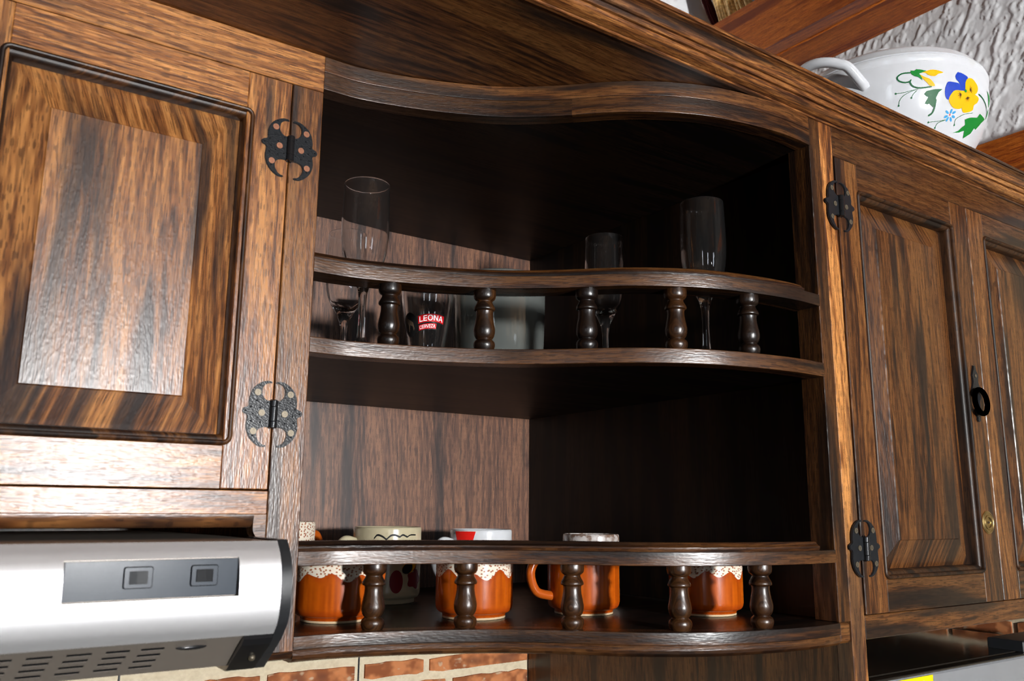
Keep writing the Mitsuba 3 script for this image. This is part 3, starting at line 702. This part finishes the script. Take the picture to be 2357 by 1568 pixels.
# control panel opening and vent slots
xa, xb, za, zb_ = 0.0995, 0.2265, -0.0690, -0.0392
cut = as_man(trimesh.creation.box(bounds=[[xa, 0.690, za], [xb, 0.7115, zb_]]))
d = np.array([0.7560 - 0.7165, -0.1300 + 0.1005]); L = np.linalg.norm(d); d /= L
nrm = np.array([d[1], -d[0]])                                # outwards, forwards and down
ang = math.atan2(d[1], d[0])
slots, slot_list = [], []
cols = [0.0145 - 0.0262, 0.0145, 0.0407, 0.0667, 0.0925, 0.1185, 0.1450, 0.1700]
for i, xc in enumerate(cols):
    for r_ in range(4):
        s0 = 0.0125 + 0.0088 * r_
        cy, cz = 0.7165 + d[0] * s0, -0.1005 + d[1] * s0
        m = trimesh.creation.box([0.0170, 0.0042, 0.0080])
        m.apply_transform(trimesh.transformations.rotation_matrix(ang, [1, 0, 0]))
        m.apply_translation([xc - 0.0035 * r_ * 0.35, cy, cz])
        body = body - as_man(m)
        b = trimesh.creation.box([0.0166, 0.0040, 0.0012])
        b.apply_transform(trimesh.transformations.rotation_matrix(ang + 0.12, [1, 0, 0]))
        b.apply_translation([xc - 0.0035 * r_ * 0.35, cy - nrm[0] * 0.0010, cz - nrm[1] * 0.0010])
        slot_list.append(b)
add(H, fix(as_tm(body - cut)), 'steel_grey', 25)
front = as_man(skin(-0.42, xr, -0.0002, 0.0014)) - cut
add(H + '__front_panel', fix(as_tm(front)), 'brushed_steel', 20)
for b in slot_list:
    add(H + '__slot_shade', b, 'slot_black', False)  # black plates that paint the dark depth of the vent slots
add(H + '__switch_panel', box(xa + 0.0006, xb - 0.0006, 0.7088, 0.7110, za + 0.0006, zb_ - 0.0006, 0.0004), 'panel_grey', False)
for cx in (0.1508, 0.1996):
    k = 'cooker_hood__switch' if cx < 0.17 else 'cooker_hood__switch_001'
    zc = (za + zb_) / 2 + 0.0016
    add(k + '__groove_shade', extrude_xz(Polygon(rect_loop(cx - 0.0105, cx + 0.0105, zc - 0.0081, zc + 0.0081, 0, 0.0018)), 0.7078, 0.7092), 'slot_black', False)  # black plate painting a dark groove round the switch frame
    fr = as_man(extrude_xz(Polygon(rect_loop(cx - 0.0098, cx + 0.0098, zc - 0.0074, zc + 0.0074, 0, 0.0014)), 0.7068, 0.7090)) - as_man(trimesh.creation.box(bounds=[[cx - 0.0066, 0.70, zc - 0.0048], [cx + 0.0066, 0.72, zc + 0.0048]]))
    add(k, fix(as_tm(fr)), 'panel_grey', False)
    rk = extrude_yz(Polygon([(0, 0), (0, 1), (1, 1)]), 0, 1)
    s_ = 1 if cx < 0.17 else -1
    rk = trimesh.convex.convex_hull(np.array([(cx + s_ * u, y, zc + w) for u, y in ((-0.0064, 0.7088), (-0.0064, 0.7078), (-0.001, 0.7066), (0.0064, 0.7052), (0.0064, 0.7088)) for w in (-0.0046, 0.0046)]))
    add(k + '__rocker', rk, 'black_plastic', False)
cap = [(0.7200, -0.0262)] + [(y - 0.0022, z) for y, z in HF[3:]] + [(0.7200, -0.1065), (0.7575, -0.1345), (0.800, -0.1345), (0.80, -0.0262)]
add(H + '__end_cap', extrude_yz(Polygon(cap).buffer(0), xr + 0.0002, xr + 0.0088), 'black_plastic', 30)
br = Polygon([(0.7175, -0.1015), (0.7165, -0.1045), (0.7215, -0.1100), (0.7590, -0.1350), (0.80, -0.1350), (0.80, -0.1015)])
add(H + '__bracket', extrude_yz(br, 0.2370, xr + 0.0001), 'black_gloss', False)
sc = trimesh.creation.icosphere(subdivisions=2, radius=0.0028).apply_translation([0.2520, 0.7385, -0.1225])
add(H + '__bracket__screw', sc, 'screw_steel', True)
lens = trimesh.creation.icosphere(subdivisions=2, radius=1.0)
lens.vertices = lens.vertices * [0.012, 0.0022, 0.0022] + [0.1990, 0.7270, -0.1086]
add(H + '__lamp_lens', lens, 'black_gloss', True)

# ------------------------------------------------------------------ fridge under the right cupboard
F = 'fridge'
lab(F, 'silver fridge with a glossy black top under the right cupboard', 'fridge')
fx0, fx1, fy, fz = 0.962, 1.515, 0.634, -0.1955
add(F, box(fx0, fx1, fy + 0.012, YB - 0.02, -0.75, fz, 0.006), 'fridge_black', 25)
add(F + '__door', box(fx0, fx1, fy, fy + 0.0118, -0.75, fz - 0.0037, 0.0025), 'fridge_silver', 25)
add(F + '__door__trim', box(fx0 + 0.001, fx1 - 0.001, fy - 0.0006, fy + 0.0116, fz - 0.0035, fz - 0.0004, 0.0012), 'fridge_black', 25)
add(F + '__hinge_cover', box(1.346, 1.50, 0.638, 0.690, fz - 0.001, fz + 0.0150, 0.0015), 'black_plastic', 25)
k = add(F + '__energy_label', box(0.990, 1.0950, fy - 0.0006, fy + 0.0002, -0.33, -0.2010, 0.0001), 'yellow_paper', False)
lab(k, 'yellow energy label')
add(F + '__energy_label__print', box(1.0500, 1.0745, fy - 0.0009, fy - 0.0004, -0.228, -0.2062, 0.0001), 'white_print', False)
add(F + '__energy_label__print', box(1.0525, 1.0720, fy - 0.0012, fy - 0.0007, -0.228, -0.2082, 0.0001), 'orange_print', False)

# ------------------------------------------------------------------ glassware on the middle shelf
ZS = 0.1683
def flute():
    out = smooth_profile([(0.0300, 0.0), (0.0300, 0.0012), (0.022, 0.0030), (0.0105, 0.0062), (0.0062, 0.0120), (0.0046, 0.022), (0.0041, 0.045), (0.0047, 0.062), (0.0068, 0.072), (0.0118, 0.083),
                          (0.0180, 0.094), (0.0228, 0.105), (0.0256, 0.120), (0.0268, 0.140), (0.0264, 0.165), (0.0255, 0.1925)], 90)
    rim = [(0.0250, 0.1934), (0.0244, 0.1926)]
    inn = smooth_profile([(0.0243, 0.1915), (0.0252, 0.165), (0.0256, 0.140), (0.0243, 0.120), (0.0213, 0.105), (0.0160, 0.095), (0.0085, 0.0885), (0.0, 0.0865)], 50)
    return fix(lathe_solid(np.vstack([[(0, 0.0)], out, rim, inn]), 56))
FL = flute()
sh = lambda m, x, y, z, s=1.0: moved(trimesh.Trimesh(m.vertices * s, m.faces, process=False), x, y, z)
for (x, y, s, text) in ((0.3890, 0.8500, 1.0, 'clear champagne flute at the left front of the middle shelf, the tallest in view'),
                        (0.4420, 1.0200, 0.98, 'clear champagne flute half hidden behind the front left flute'),
                        (0.7260, 0.8300, 0.98, 'clear champagne flute in the middle between the third and fourth baluster'),
                        (0.7440, 0.6730, 1.01, 'clear champagne flute at the right end of the middle shelf')):
    k = add('champagne_flute', sh(FL, x, y, ZS + 0.0002, s), 'clear_glass', True)
    lab(k, text, 'champagne glass', 'champagne flutes on the middle shelf')

# large straight glass jar
jo = [(0, 0), (0.058, 0), (0.0605, 0.003), (0.0612, 0.010), (0.0640, 0.10), (0.0655, 0.165), (0.0675, 0.172), (0.0675, 0.178), (0.0655, 0.180), (0.0640, 0.178), (0.0625, 0.165), (0.0610, 0.10), (0.0585, 0.012), (0.055, 0.008), (0, 0.007)]
k = add('glass_jar', moved(fix(lathe_solid(np.array(jo) * [1.0, 0.845], 72)), 0.6590, 0.9800, ZS + 0.0002), 'green_glass', 40)
lab(k, 'large wide clear glass jar behind the second baluster', 'jar')
# beer glass with a printed label
bx, by = 0.5320, 0.9600
def r_beer(z):
    return np.interp(z, [0, 0.004, 0.020, 0.036, 0.052, 0.069, 0.091, 0.102, 0.14], [0.0205, 0.0212, 0.0220, 0.0236, 0.0262, 0.0290, 0.0325, 0.0338, 0.0342])
zz = np.linspace(0.001, 0.119, 40)
bo = [(0, 0)] + [(float(r_beer(z)), float(z)) for z in zz] + [(0.0336, 0.120), (0.0328, 0.119)] + [(float(r_beer(z)) - 0.0020, float(z)) for z in zz[::-1] if z > 0.010] + [(0, 0.0095)]
k = add('beer_glass', moved(fix(lathe_solid(bo, 64)), bx, by, ZS + 0.0002), 'clear_glass', 40)
lab(k, 'printed beer glass with red lettering between the first two balusters', 'glass')
face = math.atan2(-by, -bx)                                    # the side of the glass turned to the room
def on_beer(polys, th):
    return moved(decal(r_beer, polys, th, 0.003), bx, by, ZS + 0.0002)
def arch(a):
    return 0.0022 * (1 - (a / 0.55) ** 2)
def band(a0, a1, z0, z1, ac):
    t = np.linspace(a0, a1, 18)
    return Polygon(np.vstack([np.stack([face + t, z1 + arch(t - ac)], 1), np.stack([face + t[::-1], z0 + arch(t[::-1] - ac)], 1)]))
zl = 0.0640
add('beer_glass__label', on_beer([band(-0.40, 0.80, zl, zl + 0.0100, 0.28), band(-0.38, 0.44, zl - 0.0088, zl - 0.0020, 0.28)], 0.0003), 'paint_banner', False)
add('beer_glass__label__ribbon', on_beer([band(-0.42, 0.82, zl - 0.0014, zl - 0.0002, 0.28), band(-0.40, 0.46, zl - 0.0100, zl - 0.0090, 0.28), stroke([(face + 0.62, zl + 0.0122), (face + 0.70, zl + 0.0150), (face + 0.80, zl + 0.0135), (face + 0.82, zl + 0.0105)], 0.0009)], 0.00025), 'paint_ink', False)
def word(text, a0, a1, z, h, ac):
    m = meshkit.text_mesh(text, h, 0.0001, True)
    m = trimesh.Trimesh(m.vertices, m.faces, process=False)
    vx = m.vertices[:, 0]
    a = a0 + (vx - vx.min()) / (vx.max() - vx.min()) * (a1 - a0)
    zq = z + m.vertices[:, 1] + arch(a - ac)
    rr_ = r_beer(zq) + 0.0006 + m.vertices[:, 2]
    return moved(trimesh.Trimesh(np.stack([rr_ * np.cos(face + a), rr_ * np.sin(face + a), zq], 1), m.faces, process=False), bx, by, ZS + 0.0002)
add('beer_glass__label__lettering', cat(word('LEONA', -0.34, 0.73, zl + 0.0016, 0.0068, 0.28), word('CERVEZA', -0.34, 0.39, zl - 0.0076, 0.0043, 0.28)), 'paint_white', False)
add('beer_glass__emblem', on_beer([Polygon([(face + p[0], p[1]) for p in np.array(blob(-0.86, zl - 0.001, 0.42, 0.0155, 0, 36).exterior.coords)])], 0.0002), 'paint_ink', False)
animal = [(a_, z_ + 0.0215) for a_, z_ in [(-1.10, 0.0520), (-1.02, 0.0535), (-0.98, 0.0500), (-0.78, 0.0465), (-0.66, 0.0440), (-0.60, 0.0360), (-0.65, 0.0330), (-0.69, 0.0390), (-0.84, 0.0410), (-0.90, 0.0330), (-0.95, 0.0325), (-0.96, 0.0420), (-1.04, 0.0450), (-1.12, 0.0490)]]
add('beer_glass__emblem__animal', on_beer([Polygon([(face + a_, z_) for a_, z_ in animal])], 0.0005), 'paint_tan', False)

# ------------------------------------------------------------------ mugs on the lower shelf
ZF = -0.1174
def mug_profiles(R0, h, foot, wall=0.0035, round_=0.009):
    o = [(foot - 0.002, 0), (foot, 0.0006), (foot, 0.0045), (R0 - round_ * 0.55, 0.0065)]
    o += [(R0 - round_ * 0.55 + round_ * 0.55 * math.sin(t), 0.0065 + round_ * (1 - math.cos(t))) for t in np.radians(np.linspace(15, 90, 6))]
    o += [(R0, h * f_) for f_ in (0.3, 0.4, 0.5, 0.6, 0.7, 0.8, 0.9)]
    o += [(R0, h - 0.003), (R0 - 0.0006, h - 0.0008), (R0 - wall * 0.5, h), (R0 - wall + 0.0006, h - 0.0008), (R0 - wall, h - 0.003)]
    i = [(R0 - wall, h * 0.5), (R0 - wall, 0.016), (R0 - wall - 0.006, 0.0115), (0.0002, 0.0105)]
    return o, i
def handle_mesh(R0, h, out=0.026, z0=0.26, z1=0.80, r=0.0052, flat=1.0):
    t = np.linspace(0, 1, 22)
    P = smooth_profile([(R0 - 0.002, 0, h * z1), (R0 + out * 0.62, 0, h * (z1 + 0.02)), (R0 + out, 0, h * (z0 + z1) / 2 + 0.006), (R0 + out * 0.72, 0, h * (z0 + 0.08)), (R0 - 0.002, 0, h * z0)], 40)
    return tube(P, r, 12, flat=flat)
def mug(x, y, R0, h, foot, bsdf, inner, handle_bsdf, hang, label, group=None, uvk=0, name='mug', handle=None):
    k = key_for(name)
    o, i = mug_profiles(R0, h, foot)
    m, uv = lathe([(0.0005, 0)] + o, 60, uvk)
    add(name, moved(m, x, y, ZF), bsdf, True, uv=uv)
    im = lathe([o[-1]] + i, 48)
    add(k + '__inside', moved(im, x, y, ZF), inner, True)
    if hang is not None:
        add(k + '__handle', moved(handle or handle_mesh(R0, h), x, y, ZF, math.radians(hang)), handle_bsdf, True)
    lab(k, label, 'mug', group)
    return k
G1 = 'brown glazed mugs with foam-like white rims'
mug(0.3910, 0.8930, 0.0425, 0.0785, 0.035, 'mug_glaze', 'brown_glaze', 'brown_glaze', 18, 'orange-brown foam-rimmed mug at the left front of the lower shelf', G1, 1)
mug(0.5340, 0.8380, 0.0430, 0.0785, 0.035, 'mug_glaze', 'brown_glaze', 'brown_glaze', 60, 'orange-brown foam-rimmed mug behind the second lower baluster', G1, 2)
mug(0.6640, 0.8040, 0.0420, 0.0770, 0.034, 'mug_glaze', 'brown_glaze', 'brown_glaze', 168, 'orange-brown mug behind the third, middle lower baluster', G1, 33)
mug(0.7840, 0.7240, 0.0425, 0.0775, 0.034, 'mug_glaze', 'brown_glaze', 'brown_glaze', 75, 'orange-brown foam-rimmed mug rightmost on the lower shelf', G1, 4)
mug(0.4150, 1.1200, 0.0400, 0.100, 0.034, 'mug_glaze', 'brown_glaze', 'brown_glaze', 20, 'foam-rimmed mug at the back left corner, mostly hidden by the stile', G1, 5)

k = mug(0.5210, 1.0305, 0.0440, 0.0945, 0.037, 'cream_glaze', 'brown_glaze', 'cream_glaze', 178, 'cream mug painted with black birds and flowers behind the left rail', None, 0)
ex, ey = 0.5210, 1.0305
ef = math.atan2(-ey, -ex)
def on_e(polys, th=0.0004):
    return moved(decal(lambda z: np.full(np.shape(z), 0.0440), polys, th, 0.004), ex, ey, ZF)
birds = [stroke([(ef - 0.38, 0.0805), (ef - 0.28, 0.0848), (ef - 0.14, 0.0832), (ef - 0.02, 0.0795)], 0.0012), stroke([(ef - 0.02, 0.0795), (ef + 0.10, 0.0842), (ef + 0.22, 0.0850), (ef + 0.36, 0.0825)], 0.0012),
         stroke([(ef + 0.36, 0.0825), (ef + 0.46, 0.0850), (ef + 0.60, 0.0825)], 0.0011), stroke([(ef + 0.60, 0.0822), (ef + 0.72, 0.0848), (ef + 0.94, 0.0848)], 0.0008)]
add(k + '__birds', on_e(birds), 'paint_ink', False)
add(k + '__flower', on_e([blob(ef + 0.80, 0.054, 0.28, 0.014, 0.0, 30, 0.12, 6), blob(ef + 0.95, 0.030, 0.30, 0.011, 0.0, 30, 0.15, 5), blob(ef + 0.30, 0.028, 0.20, 0.014)]), 'paint_maroon', False)
add(k + '__flower', on_e([blob(ef + 0.72, 0.046, 0.26, 0.0080, 0.012)], 0.0008), 'paint_yellow', False)
add(k + '__flower', on_e([blob(ef + 0.64, 0.0440, 0.18, 0.0066, 0.010)], 0.0012), 'paint_ink', False)
add(k + '__leaf', on_e([blob(ef - 0.55, 0.035, 0.14, 0.008), blob(ef - 0.62, 0.052, 0.10, 0.006)]), 'paint_green', False)

k = mug(0.6660, 1.0300, 0.0432, 0.0905, 0.036, 'white_glaze', 'white_glaze', 'white_glaze', 172, 'white mug with a red patch on its rim behind the lower rail', None, 0)
wx, wy = 0.6660, 1.0300
wf = math.atan2(-wy, -wx)
def on_w(polys, th=0.0004):
    return moved(decal(lambda z: np.full(np.shape(z), 0.0432), polys, th, 0.004), wx, wy, ZF)
add(k + '__red_patch', on_w([Polygon([(wf - 0.93, 0.0880), (wf - 0.16, 0.0880), (wf - 0.30, 0.0690), (wf - 0.80, 0.0690)])]), 'paint_red', False)
add(k + '__print', on_w([Polygon([(wf + 0.30, z0), (wf + a1, z0), (wf + a1, z0 + 0.0022), (wf + 0.30, z0 + 0.0022)]) for z0, a1 in ((0.046, 0.70), (0.039, 0.42), (0.033, 0.42), (0.020, 0.70))]), 'paint_grey_ink', False)

mug(0.7286, 0.8664, 0.0360, 0.0880, 0.030, 'stoneware', 'stoneware', 'stoneware', 40, 'grey-brown stoneware mug showing its speckled rim behind the middle of the lower rail', None, 0)

# ------------------------------------------------------------------ enamel pot on the cornice
PX, PY, PZ0 = 1.2462, 0.7200, ZTOP
PR = smooth_profile([(0.082, 0.0), (0.098, 0.018), (0.112, 0.040), (0.119, 0.053), (0.131, 0.0735), (0.139, 0.093), (0.1445, 0.111), (0.147, 0.124), (0.1475, 0.136), (0.1470, 0.150)], 60)
def r_pot(z):
    return np.interp(z, PR[:, 1], PR[:, 0])
po = np.vstack([[(0, 0)], PR, [(0.1478, 0.1525), (0.1490, 0.1555), (0.1494, 0.1590), (0.1484, 0.1620), (0.1460, 0.1630), (0.1436, 0.1610)], [(r - 0.003, z) for r, z in PR[::-1] if z > 0.006], [(0, 0.004)]])
PK = 'enamel_pot'
lab(PK, 'white enamel pot painted with pansies standing on the cornice', 'pot')
add(PK, moved(fix(lathe_solid(po, 96)), PX, PY, PZ0), 'enamel', 40)
pf = math.atan2(-PY, -PX)
def pot_handle(a_mid, half):
    P = []
    for t in np.linspace(-1, 1, 15):
        e = (1 - t * t) ** 0.5 if abs(t) < 1 else 0
        rr_ = 0.1425 + 0.046 * e ** 0.8
        P.append((rr_ * math.cos(a_mid + half * t * (0.78 + 0.22 * (1 - e))), rr_ * math.sin(a_mid + half * t * (0.78 + 0.22 * (1 - e))), 0.122 + 0.044 * e ** 0.8))
    return moved(tube(smooth_profile(P, 60), 0.0078, 14), PX, PY, PZ0)
add(PK + '__handle', pot_handle(pf - 0.58, 0.40), 'enamel', True)
add(PK + '__handle', pot_handle(pf - 0.58 + math.pi, 0.40), 'enamel', True)
ld = [(0, 0.1636), (0.146, 0.1636), (0.1476, 0.1650), (0.1462, 0.1668)] + [(0.143 * math.cos(a), 0.1675 + 0.040 * math.sin(a)) for a in np.radians(np.linspace(5, 80, 12))] + \
     [(0.010, 0.2085), (0.008, 0.226), (0.014, 0.234), (0.0165, 0.241), (0.013, 0.248), (0.005, 0.251), (0, 0.2515)]
k = add(PK + '__lid', moved(fix(lathe_solid(ld, 72)), PX + 0.0, PY - 0.0, PZ0), 'enamel', 40)
def on_p(polys, th):
    return moved(decal(r_pot, polys, th, 0.005), PX, PY, PZ0)
ART = {
'blue1' : [(0.74, 0.1359), (0.794, 0.1351), (0.862, 0.132), (0.867, 0.1278), (0.834, 0.1225), (0.833, 0.1114), (0.781, 0.1156), (0.74, 0.1213), (0.717, 0.1236), (0.707, 0.1292)],
'blue2' : [(0.601, 0.1136), (0.624, 0.1186), (0.685, 0.119), (0.741, 0.1186), (0.781, 0.1156), (0.819, 0.1123), (0.836, 0.1102), (0.762, 0.1084), (0.706, 0.106), (0.675, 0.1016), (0.66, 0.095), (0.625, 0.0944), (0.598, 0.1005), (0.593, 0.1082)],
'y1' : [(0.84, 0.1116), (0.834, 0.1211), (0.86, 0.1282), (0.926, 0.1314), (0.986, 0.1277), (1.029, 0.1223), (1.029, 0.1138), (0.98, 0.1086), (0.906, 0.1095), (0.865, 0.109)],
'y2' : [(0.837, 0.1095), (0.787, 0.109), (0.703, 0.1072), (0.655, 0.0986), (0.652, 0.0922), (0.699, 0.0855), (0.753, 0.0832), (0.829, 0.0855), (0.854, 0.0949), (0.858, 0.1056)],
'y3' : [(0.847, 0.1079), (0.892, 0.1091), (0.986, 0.1095), (1.072, 0.1073), (1.064, 0.1002), (1.013, 0.0944), (1.012, 0.0879), (0.936, 0.0824), (0.862, 0.0811), (0.831, 0.0892), (0.849, 0.0974)],
'center' : [(0.843, 0.1101)],
'bud_green' : [(0.248, 0.1353), (0.283, 0.1343), (0.302, 0.1368), (0.345, 0.1358), (0.399, 0.1334), (0.325, 0.1295), (0.341, 0.1264), (0.357, 0.1193), (0.318, 0.1244), (0.279, 0.1263), (0.254, 0.1295)],
'bud_y1' : [(0.312, 0.1304), (0.371, 0.132), (0.437, 0.1353), (0.503, 0.1351), (0.57, 0.132), (0.52, 0.1295), (0.479, 0.1255), (0.423, 0.1268), (0.38, 0.1307)],
'bud_y2' : [(0.316, 0.1298), (0.376, 0.1247), (0.431, 0.1212), (0.469, 0.1152), (0.479, 0.1112), (0.432, 0.1114), (0.395, 0.1167), (0.367, 0.1207)],
'stem' : [(0.242, 0.1318), (0.168, 0.1315), (0.122, 0.1267), (0.137, 0.1209), (0.188, 0.1177), (0.233, 0.1185), (0.246, 0.1204)],
'stem2' : [(0.233, 0.1185), (0.258, 0.1121), (0.312, 0.1088), (0.376, 0.1088), (0.441, 0.11)],
'leaf1' : [(0.563, 0.1073), (0.483, 0.1068), (0.396, 0.104), (0.374, 0.0997), (0.399, 0.0963), (0.418, 0.0957), (0.385, 0.0871), (0.415, 0.0858), (0.434, 0.087), (0.456, 0.0845), (0.48, 0.0822), (0.494, 0.0884), (0.503, 0.096), (0.525, 0.1026)],
'leaf1stem' : [(0.501, 0.0921), (0.495, 0.0822), (0.477, 0.0748), (0.443, 0.0714)],
'sky' : [(0.695, 0.0742)],
'skyp' : [(0.703, 0.0792), (0.746, 0.0782), (0.751, 0.0726), (0.725, 0.0686), (0.676, 0.0681), (0.648, 0.0712), (0.652, 0.0773)],
'leaf2' : [(1.181, 0.089), (1.373, 0.0891), (1.29, 0.0799), (1.211, 0.0675), (1.168, 0.0685), (1.143, 0.0602), (1.03, 0.0504), (0.991, 0.0597), (0.906, 0.0553), (0.816, 0.0534), (0.892, 0.0573), (0.931, 0.063), (0.966, 0.0664), (0.928, 0.0726), (1.0, 0.0772), (1.145, 0.082)],
'leaf3' : [(1.263, 0.1278), (1.401, 0.1237), (1.42, 0.118), (1.42, 0.118), (1.406, 0.0915), (1.446, 0.1029), (1.371, 0.1131)],
'vine' : [(1.069, 0.1126), (1.19, 0.1096), (1.337, 0.1028), (1.418, 0.0927)],
'sp1' : [(0.1, 0.1035), (0.168, 0.1036), (0.249, 0.1057), (0.312, 0.107)],
'sp2' : [(0.123, 0.0865), (0.138, 0.0944), (0.194, 0.1012), (0.294, 0.1065)],
'sp3' : [(0.249, 0.0955), (0.267, 0.1003), (0.303, 0.1052)],
'sp4' : [(0.451, 0.063), (0.55, 0.0645), (0.653, 0.0672)],
'sp5' : [(0.545, 0.0564), (0.567, 0.0623), (0.642, 0.0665)],
'sp6' : [(0.798, 0.0628), (0.791, 0.0698), (0.88, 0.0778), (1.027, 0.0845)],
'handleL' : [(-0.192, 0.1315), (-0.237, 0.1189)],
}
def art(*names, smooth=True):
    out = []
    for n_ in names:
        q = np.array(ART[n_], float)
        q = smooth_profile(np.vstack([q, q[:1]]), 5 * len(q))[:-1] if smooth else q
        g = make_valid(Polygon(q + [pf, 0]))
        out += [h for h in getattr(g, 'geoms', [g]) if h.geom_type == 'Polygon']
    return out
def line(n_, w):
    q = np.array(ART[n_], float)
    g = stroke([(a_ * 0.14, z_) for a_, z_ in q], w)
    c_ = np.array(g.exterior.coords)
    return Polygon(np.stack([pf + c_[:, 0] / 0.14, c_[:, 1]], 1))
def dot(a_, z_, r_):
    return Polygon([(pf + a_ + r_ / 0.14 * math.cos(t), z_ + r_ * math.sin(t)) for t in np.linspace(0, 2 * math.pi, 14)[:-1]])
def ray_marks(a0, z0, angs, l0, l1, w):
    out = []
    for t in angs:
        c_, s_ = math.cos(t), math.sin(t)
        p_ = [(l0 * c_ - w * s_, l0 * s_ + w * c_), (l1 * c_, l1 * s_), (l0 * c_ + w * s_, l0 * s_ - w * c_)]
        out.append(Polygon([(pf + a0 + u_ / 0.14, z0 + v_) for u_, v_ in p_]))
    return out
k = add(PK + '__painted_flower', on_p(art('blue1', 'blue2'), 0.0005), 'paint_blue', False); lab(k, 'blue pansy petals')
k = add(PK + '__painted_flower', on_p(art('y1', 'y2', 'y3'), 0.0007), 'paint_yellow', False); lab(k, 'yellow pansy petals')
add(PK + '__painted_flower', on_p(ray_marks(0.905, 0.1125, np.radians([-30, 0, 30, 60, 90]), 0.0, 0.0075, 0.0008) + ray_marks(0.790, 0.1035, np.radians([150, 180, 210, 240, 265]), 0.0, 0.0075, 0.0008) +
    ray_marks(0.885, 0.1020, np.radians([220, 245, 270, 300, 330, 0]), 0.0, 0.0070, 0.0008), 0.0010), 'paint_brown', False)
add(PK + '__painted_flower', on_p([dot(0.843, 0.1095, 0.0022)], 0.0012), 'paint_green', False)
k = add(PK + '__painted_bud', on_p(art('bud_y1', 'bud_y2'), 0.0006), 'paint_yellow', False); lab(k, 'yellow bud petals')
add(PK + '__painted_bud', on_p(art('bud_green', smooth=False), 0.0008), 'paint_green', False)
for n_, w_ in (('stem', 0.0010), ('stem2', 0.0011), ('leaf1stem', 0.0012), ('vine', 0.0009)):
    add(PK + '__painted_stem', on_p([line(n_, w_)], 0.0007), 'paint_dark_green', False)
add(PK + '__painted_leaf', on_p(art('leaf1', smooth=False), 0.0006), 'paint_dark_green', False)
add(PK + '__painted_leaf', on_p(art('leaf2', smooth=False), 0.0005), 'paint_green', False)
add(PK + '__painted_leaf', on_p(art('leaf3'), 0.0005), 'paint_green', False)
sky_c = np.array(ART['sky'][0])
pet = []
for q in ART['skyp']:
    q = np.array(q); dv = (q - sky_c) * [0.14, 1]; an = math.atan2(dv[1], dv[0])
    b_ = np.array(blob(dv[0] * 0.95, dv[1] * 0.95, 0.0034, 0.0017, an, 16).exterior.coords)
    pet.append(Polygon(np.stack([pf + sky_c[0] + b_[:, 0] / 0.14, sky_c[1] + b_[:, 1]], 1)))
k = add(PK + '__painted_flower', on_p(pet, 0.0005), 'paint_sky', False); lab(k, 'small light blue flower')
add(PK + '__painted_flower', on_p([dot(sky_c[0], sky_c[1], 0.0011)], 0.0007), 'paint_red', False)
for n_ in ('sp1', 'sp2', 'sp3', 'sp4', 'sp5', 'sp6'):
    from shapely.ops import unary_union
    g_ = unary_union([line(n_, 0.00035), dot(*ART[n_][0], 0.0013)])
    add(PK + '__painted_sprig', on_p(list(getattr(g_, 'geoms', [g_])), 0.0006), 'paint_dark_green', False)

# ------------------------------------------------------------------ straw broom lying on the beam
B = 'straw_broom'
lab(B, 'bundle of golden straw with a dark edge lying on top of the beam', 'broom')
st = []
for i in range(60):
    y = 1.100 + 0.075 * rng.random()
    x = 1.405 + 0.035 * rng.random()
    dx, dy = -0.010 + 0.02 * rng.random(), 0.012 + 0.02 * rng.random()
    z0 = 1.0205 + 0.155 * (x - 1.405)
    st.append(tube([(x, y, z0 + 0.002), (x + dx * 0.4 - 0.02, y - dy * 0.4 + 0.02, z0 + 0.09), (x + dx - 0.055, y - dy + 0.05, z0 + 0.24)], 0.0028 + 0.0016 * rng.random(), 7))
k = add(B + '__straw', cat(*st), 'straw', True)
labels[k] = {'label': 'golden straw stalks', 'kind': 'stuff'}
fb = []
for i in range(40):
    y = 1.182 + 0.010 * rng.random()
    z0 = 1.0235
    fb.append(tube([(1.41 + 0.03 * rng.random(), y, z0), (1.39 + 0.03 * rng.random(), y + 0.024, z0 + 0.10), (1.36 + 0.03 * rng.random(), y + 0.05 + 0.01 * rng.random(), z0 + 0.24)], 0.0022, 6))
k = add(B + '__fringe', cat(*fb), 'dark_fibre', True)
labels[k] = {'label': 'dark reddish edge fibres', 'kind': 'stuff'}
